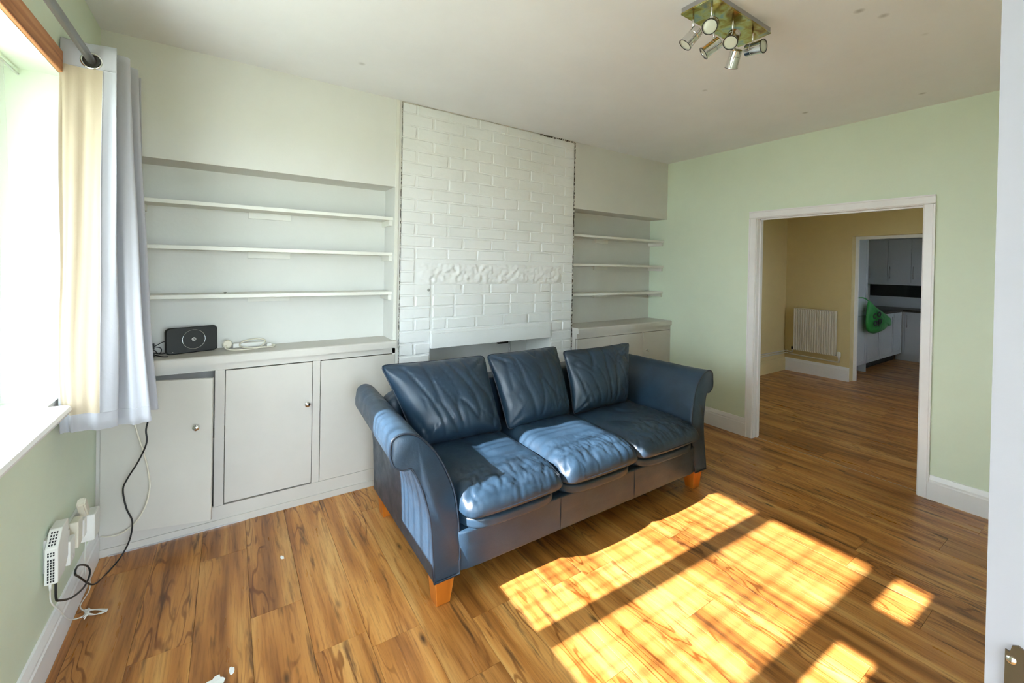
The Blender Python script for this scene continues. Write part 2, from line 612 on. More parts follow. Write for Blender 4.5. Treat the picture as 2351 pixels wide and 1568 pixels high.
# ------------------------------------------------------------------ floor of planks
floor = struct(box('floor', -0.25, 7.5, -4.3, 0.25, -0.06, -0.012, M_DARK))
PW = 0.189
def plank(x0, x1, y0, y1):
    g = 0.0004
    x0 += g; x1 -= g; y0 += g; y1 -= g
    w, l, c = (x1 - x0) / 2, (y1 - y0) / 2, 0.0007
    vs = [(-w, -l, -.012), (w, -l, -.012), (w, l, -.012), (-w, l, -.012),
          (-w, -l, -c), (w, -l, -c), (w, l, -c), (-w, l, -c),
          (-w + c, -l + c, 0), (w - c, -l + c, 0), (w - c, l - c, 0), (-w + c, l - c, 0)]
    fs = [(0, 3, 2, 1), (8, 9, 10, 11)]
    for i in range(4):
        j = (i + 1) % 4
        fs += [(i, j, 4 + j, 4 + i), (4 + i, 4 + j, 8 + j, 8 + i)]
    o = mesh('plank', vs, fs, M_PLANK)
    o.location = ((x0 + x1) / 2, (y0 + y1) / 2, 0)
    o.parent = floor
    return o
known = {2: -0.295, 3: -0.804, 4: -1.115, 5: -1.20, 6: -0.27, 16: -2.0, 18: -1.683, 19: -2.22, 15: -2.315 + 1.24, 17: -1.98}
PL = 1.24
def lay(xa, xb, ya, yb, first, kn):
    k = first
    while True:
        x0, x1 = 0.047 + PW * k, 0.047 + PW * (k + 1)
        if x0 >= xb:
            break
        a, c = max(x0, xa), min(x1, xb)
        if c - a > 0.005:
            j = kn.get(k, -rnd.random() * PL)
            while j < yb:
                j += PL
            top = yb
            j -= PL
            cuts = []
            while j > ya:
                cuts.append(j)
                j -= PL
            edges = [yb] + [q for q in cuts if yb - 0.04 > q > ya + 0.04] + [ya]
            for e in range(len(edges) - 1):
                plank(a, c, edges[e + 1], edges[e])
        k += 1
lay(0.02, 4.36, YB - 0.15, -0.002, -1, known)
lay(4.368, 7.55, -3.1, DIN_Y, 22, {})
box('floor_gap', 4.358, 4.372, DY1, DY0, -0.011, -0.001, M_FOIL, floor)

# ------------------------------------------------------------------ ceiling
struct(box('ceiling', -0.3, L + 0.02, YB - 0.02, 0.3, H, H + 0.12, M_CEIL))

# ------------------------------------------------------------------ window wall
XO = -0.30
wl = boxes('wall_left', [
    (XO, 0, WY0, 0.30, 0, H),
    (XO, 0, YB - 0.12, WY1, 0, H),
    (XO, 0, WY1, WY0, 0, WZ0 - 0.03),
    (XO, 0, WY1, WY0, WZ1, H),
], M_GREEN)
struct(wl)
prof = [(0.0, 0.0), (0.020, 0.0), (0.020, 0.105), (0.016, 0.112), (0.016, 0.122), (0.007, 0.148), (0.0, 0.150)]
def baseboard(name, axis, at, a, b, sign, mat=M_TRIM, h=1.0, parent=None):
    pl = [(at + sign * q[0], q[1] * h) for q in prof]
    return prism(name, pl, axis, a, b, mat, parent)
struct(baseboard('baseboard_left', 'y', 0.0, -0.02, YB, 1))

# window with frame, panes
win = struct(box('window_1', -0.215, -0.165, WY1, WY0, WZ0 - 0.005, WZ0 + 0.035, M_FRAMEPL))
fr = [('window_frame', (-0.215, -0.165, WY1, WY0, WZ1 - 0.03, WZ1)),
      ('window_frame', (-0.215, -0.165, -0.752, WY0, WZ0 + 0.035, WZ1 - 0.03)),  # far stile made extra wide, out of view, to keep sun off the back cushions
      ('window_frame', (-0.215, -0.165, WY1, WY1 + 0.06, WZ0 + 0.035, WZ1 - 0.03)),
      ('mullion', (-0.22, -0.16, -1.53, -1.435, WZ0 + 0.035, WZ1 - 0.03)),
      ('mullion', (-0.22, -0.16, -2.09, -1.99, WZ0 + 0.035, WZ1 - 0.03)),
      ('transom', (-0.22, -0.16, WY1 + 0.06, -2.09, 1.68, 1.86))]
for n, bxx in fr:
    box(n, *bxx, M_FRAMEPL, win, 0.004)
for (a, b, c, d) in ((-0.752, -1.435, WZ0 + 0.035, WZ1 - 0.03), (-1.53, -1.99, WZ0 + 0.035, WZ1 - 0.03),
                     (-2.09, WY1 + 0.06, WZ0 + 0.035, 1.68), (-2.09, WY1 + 0.06, 1.86, WZ1 - 0.03)):
    box('pane', -0.194, -0.188, b, a, c, d, M_GLASS, win)
# sill board with rounded nose
sb = [(-0.165, 0.893), (0.05, 0.893), (0.058, 0.897), (0.062, 0.908), (0.058, 0.920), (0.05, 0.925), (-0.165, 0.928)]
struct(prism('trim_1', sb, 'y', WY1, -0.668, M_TRIM), 'white painted window sill board with rounded front edge')
struct(box('trim_1', -0.165, 0.0, -0.668, WY0 - 0.002, 0.893, 0.9265, M_TRIM), 'inner end of the window sill behind the curtain')
# pine lintel board along the head of the window
struct(box('trim_2', -0.055, 0.012, WY1 - 0.1, WY0 - 0.01, 2.127, 2.205, M_PINE, None, 0.003), 'bare pine board along the window head')

# ------------------------------------------------------------------ chimney wall with alcoves
for bb in [
    (0.0, 1.435, 0.0, 0.30, 1.968, H),          # over the wide alcove
    (0.0, 1.473, AB, 0.30, 0.0, 1.968),         # its back
    (0.0, 0.128, 0.0, AB, 0.944, 1.968),        # its left jamb
    (1.435, 1.473, 0.0, AB, 0.0, H),            # strip beside the chimney
    (CX1, L, 0.0, 0.30, 1.972, H),              # over the narrow alcove
    (CX1, L, AB, 0.30, 0.0, 1.972),             # its back
]:
    struct(box('wall_far', *bb, M_WHITEWALL))
struct(box('trim_3', 1.4355, 1.458, -0.006, 0.0, 0.945, H, M_SHELF, None, 0.001), 'narrow white cover strip beside the brick chimney')

# chimney breast: mortar body around the fireplace opening, then bricks
FX0, FX1, FZ = 1.702, 2.778, 0.862
BODY = 0.008
chim = boxes('wall_chimney', [
    (CX0, FX0, BODY, 0.42, 0, H),
    (FX1, CX1, BODY, 0.42, 0, H),
    (FX0, FX1, BODY, 0.42, FZ, H),
    (FX0, FX1, 0.34, 0.42, 0, FZ),
], M_BRICK)
struct(chim, 'white painted brick chimney breast with fireplace opening')

def brick(x0, x1, z0, z1, gx, gz, proud, name='brick'):
    x0 += gx / 2; x1 -= gx / 2; z0 += gz / 2; z1 -= gz / 2
    if x1 - x0 < 0.02:
        return
    j = lambda s=0.0022: rnd.uniform(-s, s)
    c = 0.0045
    back = [(x0 - .001, z0 - .001), (x1 + .001, z0 - .001), (x1 + .001, z1 + .001), (x0 - .001, z1 + .001)]
    back = [(a + j(), d + j()) for a, d in back]
    fr_ = [(x0 + c, z0 + c), ((x0 + x1) / 2, z0 + c), (x1 - c, z0 + c), (x1 - c, (z0 + z1) / 2), (x1 - c, z1 - c), ((x0 + x1) / 2, z1 - c), (x0 + c, z1 - c), (x0 + c, (z0 + z1) / 2)]
    f0 = BODY - proud
    vs = [(a, BODY + 0.003, d) for a, d in back] + [(a + j(), f0 + rnd.uniform(0, .0012), d + j()) for a, d in fr_]
    vs.append(((x0 + x1) / 2, f0 - 0.0006, (z0 + z1) / 2))
    fs = [(0, 1, 6, 5), (0, 5, 4), (1, 2, 8, 7), (1, 7, 6), (2, 3, 10, 9), (2, 9, 8), (3, 0, 4, 11), (3, 11, 10)]
    for i in range(8):
        fs.append((4 + i, 4 + (i + 1) % 8, 12))
    mesh(name, vs, fs, M_BRICK, chim)

CH = 0.0828
zj = [1.901 - CH * k for k in range(-8, 23)]
for ri, zt in enumerate(zj):
    k = ri - 8                      # course just below the joint at 1.901 is k = 0
    z1, z0 = min(zt, H), zt - CH
    if z0 > H - 0.02:
        continue
    z0 = max(z0, 0.0)
    if z1 - z0 < 0.03:
        continue
    up = max(0.0, min(1.0, (zt - 1.62) / 0.5))
    gz = 0.011 * (1 - up) + 0.005 * up
    gx = 0.014
    proud = 0.0080 * (1 - up * 0.35)
    off = 1.705 if (k % 2 == 1) else 1.585
    xs = [CX0] + [off + 0.2405 * n for n in range(-2, 8) if CX0 + 0.03 < off + 0.2405 * n < CX1 - 0.03] + [CX1]
    zm = (z0 + z1) / 2
    for i in range(len(xs) - 1):
        a, b = xs[i], xs[i + 1]
        ji = rnd.uniform(-0.006, 0.006)
        if 1.30 < zm < 1.46:
            # rough rendered band: bricks only at the two ends
            segs = [(max(a, CX0), min(b, 1.588)), (max(a, 2.888), min(b, CX1))]
        elif zm < 1.30:
            segs = [(max(a, CX0), min(b, 1.708)), (max(a, FX1 + .004), min(b, CX1))]
            if zm > 0.985:
                sh = 0.06 * ((k % 3) - 1)
                segs.append((max(a + sh, 1.712), min(b + sh, FX1)))
        else:
            segs = [(a, b)]
        for s in segs:
            if s[1] - s[0] > 0.03:
                brick(s[0], s[1], z0, z1, gx, gz, proud)
# rough plaster band (old lintel) as a lumpy slab
def lumpy(name, x0, x1, z0, z1, y, amp, nx, nz, mat, parent, scale=22.0):
    vs, fs = [], []
    for iz in range(nz + 1):
        for ix in range(nx + 1):
            x = x0 + (x1 - x0) * ix / nx
            z = z0 + (z1 - z0) * iz / nz
            e = min(ix, nx - ix) / 3.0
            e2 = min(iz, nz - iz) / 2.0
            fall = min(1.0, e) * min(1.0, e2)
            h = noise.fractal(Vector((x * scale, 3.1, z * scale)), 1.0, 2.0, 4)
            vs.append((x + noise.noise(Vector((x * 9, z * 9, 5))) * 0.004, y + 0.006 * (1 - fall) - amp * h * fall, z + noise.noise(Vector((x * 9, 7, z * 9))) * 0.005))
    for iz in range(nz):
        for ix in range(nx):
            a = iz * (nx + 1) + ix
            fs.append((a, a + 1, a + nx + 2, a + nx + 1))
    return mesh(name, vs, fs, mat, parent, smooth=True)
lumpy('rough_render', 1.592, 2.886, 1.31, 1.465, -0.002, 0.012, 130, 16, M_BRICK, chim, 30.0)
# painted lintel over the fireplace
box('lintel', FX0 + 0.004, FX1 - 0.002, -0.012, 0.11, FZ, 0.966, M_BRICK, chim, 0.003)
box('lintel_rail', FX0 + 0.004, FX1, -0.006, 0.02, 0.966, 0.984, M_BRICK, chim, 0.003)
lathe('smudge', [(0.011, 0.0), (0.008, 0.0006), (0.003, 0.0009)], paint('grey_smudge', lin(178, 178, 173), 0.7, 0, var=0.2, vscale=60), chim, (1.685, -0.0008, 1.275), (0, -1, 0), 14)
# gas pipe bracket in the recess
box('bracket', 2.46, 2.56, 0.31, 0.34, 0.78, 0.862, M_DARK, chim)
tube('pipe', [(2.585, 0.325, 0.5), (2.585, 0.325, 0.862)], 0.008, M_STEEL, chim, straight=True)
for hx in (1.82, 1.90, 2.68):
    tube('hook', [(hx, 0.34, 0.845), (hx, 0.325, 0.84), (hx, 0.322, 0.825)], 0.003, M_DARK, chim, 6, 3)
# ragged cracks where the brick meets the joinery and the ceiling
M_CRACK2 = paint('pale_brown_hairline', lin(205, 198, 184), 0.8, 0, var=0.25, vscale=12)
def crack(pts, w, mat=M_CRACK):
    vs, fs = [], []
    for i, p in enumerate(pts):
        d = (Vector(pts[min(i + 1, len(pts) - 1)]) - Vector(pts[max(i - 1, 0)])).normalized()
        s = Vector((d.z, 0, -d.x))
        a = w * rnd.uniform(0.3, 1.0)
        b = w * rnd.uniform(0.3, 1.0)
        c = Vector(p)
        vs += [c - s * a, c + s * b, c - s * a + Vector((0, .004, 0)), c + s * b + Vector((0, .004, 0))]
    for i in range(len(pts) - 1):
        q = i * 4
        fs += [(q, q + 4, q + 5, q + 1), (q + 2, q + 3, q + 7, q + 6), (q, q + 2, q + 6, q + 4), (q + 1, q + 5, q + 7, q + 3)]
    mesh('crack', vs, fs, mat, chim)
crack([(CX0 + .003, -0.0015, 0.75 + 1.795 * i / 90) for i in range(91)], 0.0022)
crack([(CX1 - .003, -0.0015, 0.75 + 1.795 * i / 90) for i in range(91)], 0.0065)
crack([(CX0 + (CX1 - CX0) * i / 60, -0.0015, H - 0.003) for i in range(46)], 0.003, M_CRACK2)
crack([(CX0 + (CX1 - CX0) * i / 60, -0.0015, H - 0.006) for i in range(45, 61)], 0.009)

# ------------------------------------------------------------------ green wall with doorway
wr = boxes('wall_right', [
    (L, L + WT, DY0 + 0.03, 0.30, 0, H),
    (L, L + WT, -3.2, DY1 - 0.03, 0, H),
    (L, L + WT, DY1 - 0.03, DY0 + 0.03, DZ + 0.03, H),
], M_GREEN)
struct(wr)
ARO = 0.062
struct(baseboard('baseboard_right', 'y', L, -0.066, DY0 + ARO, -1, h=1.04))
struct(baseboard('baseboard_right', 'y', L, DY1 - ARO, YB, -1, h=1.04))
door = struct(box('door_1', L, L + WT, DY0, DY0 + 0.03, 0, DZ, M_TRIM), 'white painted doorway lining and architrave to the dining room')
box('lining', L, L + WT, DY1 - 0.03, DY1, 0, DZ, M_TRIM, door)
box('lining', L, L + WT, DY1 - 0.03, DY0 + 0.03, DZ, DZ + 0.03, M_TRIM, door)
arch_prof = [(0.0, 0.004), (-0.012, 0.004), (-0.016, 0.010), (-0.016, 0.050), (-0.020, 0.054), (-0.020, ARO), (0.0, ARO)]   # (x offset, distance outwards)
def arch_side(y, s):
    pl = [(L + a, y + s * d) for a, d in arch_prof]
    return prism('architrave', pl, 'z', 0.0, DZ + 0.0, M_TRIM, door)
arch_side(DY0, 1)
arch_side(DY1, -1)
prism('architrave', [(L + a, DZ + d) for a, d in arch_prof], 'y', DY1 - ARO, DY0 + ARO, M_TRIM, door)
for s, y in ((1, DY0), (-1, DY1)):
    box('door_stop', L + 0.045, L + 0.075, y - s * 0.010, y, 0, DZ, M_TRIM, door)
box('door_stop', L + 0.045, L + 0.075, DY1, DY0, DZ - 0.010, DZ, M_TRIM, door)

# ------------------------------------------------------------------ wall behind the camera, its doorway and the hall
JX = 1.17
DX0 = 0.30
struct(boxes('wall_near', [
    (JX + 0.03, L, YB - 0.12, YB, 0, H),
    (0.0, DX0 - 0.03, YB - 0.12, YB, 0, H),
    (DX0 - 0.03, JX + 0.03, YB - 0.12, YB, 2.03, H),
], M_GREEN))
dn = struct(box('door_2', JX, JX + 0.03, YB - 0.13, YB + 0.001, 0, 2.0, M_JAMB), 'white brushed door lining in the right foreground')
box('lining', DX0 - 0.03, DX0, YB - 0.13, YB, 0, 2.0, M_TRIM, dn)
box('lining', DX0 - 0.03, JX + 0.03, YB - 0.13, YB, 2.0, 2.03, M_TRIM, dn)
# strike plate let into the lining
sp = thing('strike_plate', 'bronze strike plate with screw on white door lining', 'strike plate', (JX, YB - 0.025, 1.03))
pl = [(YB - 0.0125, 0.90), (YB - 0.0125, 1.081), (YB - 0.0155, 1.0805), (YB - 0.017, 1.0875), (YB - 0.021, 1.090), (YB - 0.034, 1.0835), (YB - 0.04, 1.07), (YB - 0.04, 0.90)]
prism('plate', pl, 'x', JX - 0.0022, JX, M_BRASS, sp)
for z in (1.0735, 0.93):
    lathe('screw', [(0.0038, 0.0), (0.0034, 0.0012), (0.002, 0.0018)], M_CHROME, sp, (JX - 0.0022, YB - 0.0165, z), (-1, 0, 0), 14)

struct(box('floor_hall', -0.3, 3.0, -4.3, YB - 0.15, -0.012, -0.001, M_PLANK))
struct(boxes('wall_hall', [(-0.45, -0.3, -4.4, YB - 0.12, 0, H), (3.0, 3.1, -4.4, YB - 0.12, 0, H),
                           (-0.3, 0.1, -4.4, -4.3, 0, H), (1.6, 3.0, -4.4, -4.3, 0, H), (0.1, 1.6, -4.4, -4.3, 2.1, H), (0.1, 1.6, -4.4, -4.3, 0, 0.3)], M_HALL))  # end wall opening is added, unseen, to let in soft fill daylight
struct(box('ceiling_hall', -0.3, 3.0, -4.4, YB - 0.12, H, H + 0.1, M_HALL))

# ------------------------------------------------------------------ left alcove: worktop, cupboards, shelves
wt = prism('worktop', [(-0.030, 0.897), (AB, 0.897), (AB, 0.942), (-0.022, 0.942), (-0.028, 0.938), (-0.030, 0.932)], 'x', 0.0, 1.455, M_CUP)
tag(wt, 'long cream painted worktop under the wider set of shelves', 'worktop')

cup = thing('built_in_cupboard', 'cream built in cupboard with three doors beneath the wider shelves', 'cupboard', (0.73, 0.1, 0))
def frame_piece(n, *b):
    return box(n, *b, M_CUP, cup, 0.0012)
frame_piece('top_rail', 0.0, 1.455, 0.0, 0.02, 0.856, 0.897)
frame_piece('bottom_rail', 0.0, 1.47, -0.003, 0.02, 0.0, 0.112)
frame_piece('stile', 0.0, 0.022, 0.0, 0.02, 0.112, 0.856)
frame_piece('stile', 0.466, 0.511, 0.0, 0.02, 0.112, 0.856)
frame_piece('stile', 0.951, 0.993, 0.0, 0.02, 0.112, 0.856)
frame_piece('skirting_bead', 0.0, 1.47, -0.010, -0.003, 0.0, 0.038)
box('inner_shelf', 0.0, 1.43, 0.03, AB, 0.46, 0.478, M_CUP, cup)
box('foil_edge', 0.05, 0.62, -0.014, -0.010, 0.0, 0.007, M_FOIL, cup)
def knob(parent, at, ax, r=0.016):
    lathe('knob', [(0.009, 0.0), (0.007, 0.004), (0.006, 0.010), (r * 0.8, 0.014), (r, 0.020), (r * 0.92, 0.027), (r * 0.5, 0.032), (0.002, 0.033)], M_CHROME, parent, at, ax, 20)
# ajar door: hinged at its left edge
hx, ang, dw = 0.022, math.radians(15.0), 0.457
def hinge_pt(a, b, z):
    return Vector((hx + a * math.cos(ang) + b * math.sin(ang), -0.001 - a * math.sin(ang) + b * math.cos(ang), z))
bm = bmesh.new()
add_box(bm, 0, dw, -0.018, 0.0, 0.112, 0.847, 0.0015)
for v in bm.verts:
    v.co = hinge_pt(v.co.x, v.co.y, v.co.z)
d1 = from_bm('door', bm, M_CUP, cup)
d1['label'] = 'cupboard door standing ajar'
n = Vector((-math.sin(ang), -math.cos(ang), 0))
knob(d1, hinge_pt(dw - 0.062, -0.018, 0.605), n)
d2 = box('door', 0.514, 0.948, -0.004, 0.014, 0.121, 0.851, M_CUP, cup, 0.0015)
knob(d2, (0.921, -0.004, 0.604), (0, -1, 0))
d3 = box('door', 0.996, 1.452, -0.003, 0.014, 0.114, 0.851, M_CUP, cup, 0.0015)

def shelf_unit(x0, x1, y0, z, blk, right, label, group):
    t = thing('wall_shelf', label, 'shelf', ((x0 + x1) / 2, (y0 + AB) / 2, z - 0.021), group)
    box('shelf_board', x0, x1, y0, AB, z - 0.021, z, M_SHELF, t, 0.0015)
    box('support_block', blk[0], blk[1], AB - 0.018, AB, z - 0.021 - 0.037, z - 0.021, M_SHELF, t, 0.001)
    if right:
        box('bearer', x1 - 0.022, x1, y0 + 0.012, AB, z - 0.021 - 0.036, z - 0.021, M_SHELF, t, 0.001)
        box('bearer', x0, x0 + 0.022, y0 + 0.012, AB, z - 0.021 - 0.036, z - 0.021, M_SHELF, t, 0.001)
    return t
nm = ['topmost', 'middle', 'lowest']
for i, z in enumerate((1.768, 1.530, 1.268)):
    shelf_unit(0.128, 1.435, 0.03, z, (0.615, 0.84), True,
               '%s long white shelf left of the brick chimney' % nm[i], 'shelves in the left alcove')
# small dead insect on the lowest shelf
fly = mesh('dead_insect', [], [], M_DARK)
bpy.data.objects.remove(fly)
bm = bmesh.new()
bmesh.ops.create_icosphere(bm, subdivisions=2, radius=1.0)
for v in bm.verts:
    v.co = Vector((0.505 + v.co.x * 0.008, 0.10 + v.co.y * 0.004, 1.2717 + v.co.z * 0.0036 + abs(v.co.x) * .001))
tag(from_bm('dead_insect', bm, M_DARK, None, True), 'tiny dark dead insect lying on the lowest long shelf', 'insect')

# ------------------------------------------------------------------ right alcove
RY = -0.066
wt2 = prism('worktop', [(RY - 0.018, 0.880), (AB, 0.880), (AB, 0.927), (RY - 0.010, 0.927), (RY - 0.016, 0.923), (RY - 0.018, 0.917)], 'x', CX1 + 0.002, L - 0.001, M_CUP)
tag(wt2, 'short cream worktop under the narrow shelves beside the green wall', 'worktop')
cup2 = thing('built_in_cupboard', 'cream built in cupboard behind the sofa beside the green wall', 'cupboard', (3.66, 0.05, 0))
box('top_rail', CX1 + 0.002, L, RY, RY + 0.02, 0.835, 0.880, M_CUP, cup2, 0.001)
box('bottom_rail', CX1 + 0.002, L, RY, RY + 0.02, 0.0, 0.112, M_CUP, cup2, 0.001)
box('side_panel', CX1 + 0.002, CX1 + 0.018, RY + 0.02, 0.0, 0.0, 0.880, M_CUP, cup2)
for i, (a, b) in enumerate(((3.026, 3.430), (3.446, 3.868), (3.884, 4.296))):
    dd = box('door', a, b, RY - 0.004, RY + 0.014, 0.116, 0.831, M_CUP, cup2, 0.0015)
    if i == 2:
        knob(dd, (3.935, RY - 0.004, 0.655), (0, -1, 0), 0.011)
for x in (3.438, 3.876, 4.302):
    box('stile', x - 0.008, min(x + 0.008, L), RY, RY + 0.02, 0.112, 0.835, M_CUP, cup2)
for i, z in enumerate((1.752, 1.489, 1.220)):
    shelf_unit(CX1 + 0.002, L - 0.002, 0.03, z, (3.47, 3.65), True,
               '%s short shelf in the narrow alcove by the green wall' % nm[i], 'shelves in the right alcove')

# ------------------------------------------------------------------ sofa
sofa = thing('sofa', 'worn navy leather three seat sofa with rolled arms and orange wooden feet', 'sofa', (2.21, -0.74, 0))
SC = 2.21
SY0, SY1 = -1.19, -0.29
arm_pts = [(1.051, .707), (1.059, .764), (1.105, .782), (1.168, .757), (1.235, .684), (1.285, .597), (1.326, .495), (1.349, .358), (1.360, .200), (1.360, .130),
           (1.245, .130), (1.237, .233), (1.221, .400), (1.191, .515), (1.162, .593), (1.134, .640), (1.099, .642), (1.064, .665)]
RAKE = 0.068
def rake(z):
    return RAKE * max(0.0, min(1.0, (z - 0.13) / 0.55))
arm_pts = [(0.529 + (x - 0.529) * (1 + rake(z) / 1.627), 1.4488 - (1.4488 - z) * (1 + rake(z) / 1.627)) for x, z in arm_pts]
arm_pts[9] = (1.360, .130); arm_pts[10] = (1.245, .130)
def arm_outline():
    sm = smooth_path([(a, 0, z) for a, z in arm_pts[:9]], 5)
    low = [Vector((1.360, 0, .200 - .07 * i / 4)) for i in range(1, 5)] + [Vector((1.360 - 0.115 * i / 6, 0, .130)) for i in range(1, 7)]
    sm2 = smooth_path([(a, 0, z) for a, z in arm_pts[10:] + arm_pts[:1]], 5)
    return sm + low + sm2[1:-1]
OUT = arm_outline()
def arm_x(x, z, y):
    t = (y - SY0) / (SY1 - SY0)
    w = max(0.0, min(1.0, (z - 0.35) / 0.35))
    return x + 0.062 * t * w * max(0.0, min(1.0, (1.36 - x) / 0.25))
def make_arm(mirror):
    vs, fs = [], []
    ys = [SY0, SY0 + 0.004, SY0 + 0.012] + [SY0 + 0.02 + (SY1 - SY0 - 0.02) * i / 40 for i in range(41)]
    n = len(OUT)
    cxm = sum(p.x for p in OUT) / n
    czm = sum(p.z for p in OUT) / n
    for yi, y in enumerate(ys):
        ins = (0.010, 0.004, 0.001)[yi] if yi < 3 else 0.0
        for p in OUT:
            x, z = arm_x(p.x, p.z, y), p.z
            d = Vector((x - cxm, 0, z - czm))
            if d.length > 0:
                d.normalize()
            x -= d.x * ins
            z -= d.z * ins
            if yi >= 3:
                h = noise.fractal(Vector((x * 4 + (9 if mirror else 0), y * 4, z * 4)), 1.0, 2.0, 3) * 0.004
                seam = math.exp(-((y + 0.50) / 0.008) ** 2) * 0.006
                x += d.x * (h - seam)
                z += d.z * (h - seam) if z > 0.16 else 0
            xx = 2 * SC - x if mirror else x
            vs.append((xx, y + rake(z) * (1 - (y - SY0) / (SY1 - SY0)), z))
    for i in range(len(ys) - 1):
        for k in range(n):
            fs.append((i * n + k, i * n + (k + 1) % n, (i + 1) * n + (k + 1) % n, (i + 1) * n + k))
    fs.append(tuple(range(n)))
    fs.append(tuple((len(ys) - 1) * n + k for k in range(n))[::-1])
    bm = bmesh.new()
    bv = [bm.verts.new(v) for v in vs]
    for f in fs:
        bm.faces.new([bv[i] for i in f])
    a = from_bm('arm', bm, M_LEATHER, sofa, True)
    try:
        a.data.set_sharp_from_angle(angle=math.radians(50))
    except Exception:
        pass
    pipe = [(2 * SC - p.x if mirror else p.x, SY0 + 0.004 + rake(p.z), p.z) for p in OUT]
    tube('piping', pipe, 0.0055, M_PIPING, a, 6, 1, True, True)
    # padded front facing with a puckered scroll
    return a
make_arm(False)
make_arm(True)

def puff(name, c, s, e, mat, parent, cuts=26, wr=0.004, seed=0.0, crown=0.0, freq=9.0, extra=None):
    """rounded, slightly wrinkled cushion block"""
    bm = bmesh.new()
    bmesh.ops.create_cube(bm, size=2.0)
    bmesh.ops.subdivide_edges(bm, edges=bm.edges[:], cuts=cuts, use_grid_fill=True)
    for v in bm.verts:
        x, y, z = v.co
        m = max(abs(x), abs(y), abs(z))
        l = (abs(x) ** e + abs(y) ** e + abs(z) ** e) ** (1 / e)
        q = Vector((x, y, z)) * (m / l)
        p = Vector((c[0] + q.x * s[0], c[1] + q.y * s[1], c[2] + q.z * s[2]))
        if crown:
            p.z += crown * (1 - min(1, abs(q.x)) ** 2) * (1 - min(1, abs(q.y)) ** 2) * max(0, q.z)
        nn = Vector((q.x / s[0], q.y / s[1], q.z / s[2])).normalized()
        r1 = 1 - abs(noise.noise(Vector((p.x * freq + seed, p.y * freq * 0.8, p.z * freq))))
        r2 = 1 - abs(noise.noise(Vector((p.x * freq * 2.1 + seed + 4, p.y * freq * 2.1, p.z * freq * 2.1))))
        d = wr * (-(r1 ** 5) + 0.6 - 0.5 * r2 ** 5)
        if extra:
            d += extra(q, p)
        v.co = p + nn * d
    return from_bm(name, bm, mat, parent, True)

# base with front apron
def apron(q, p):
    return 0
bs = puff('base', (SC, -0.735, 0.215), (0.862, 0.452, 0.088), 36, M_LEATHER, sofa, 30, 0.0015, 3.0)
for x in (1.922, 2.470):
    tube('seam', [(x, -1.186, 0.135), (x, -1.190, 0.215), (x, -1.186, 0.29)], 0.0022, M_PIPING, bs, 6, 4)
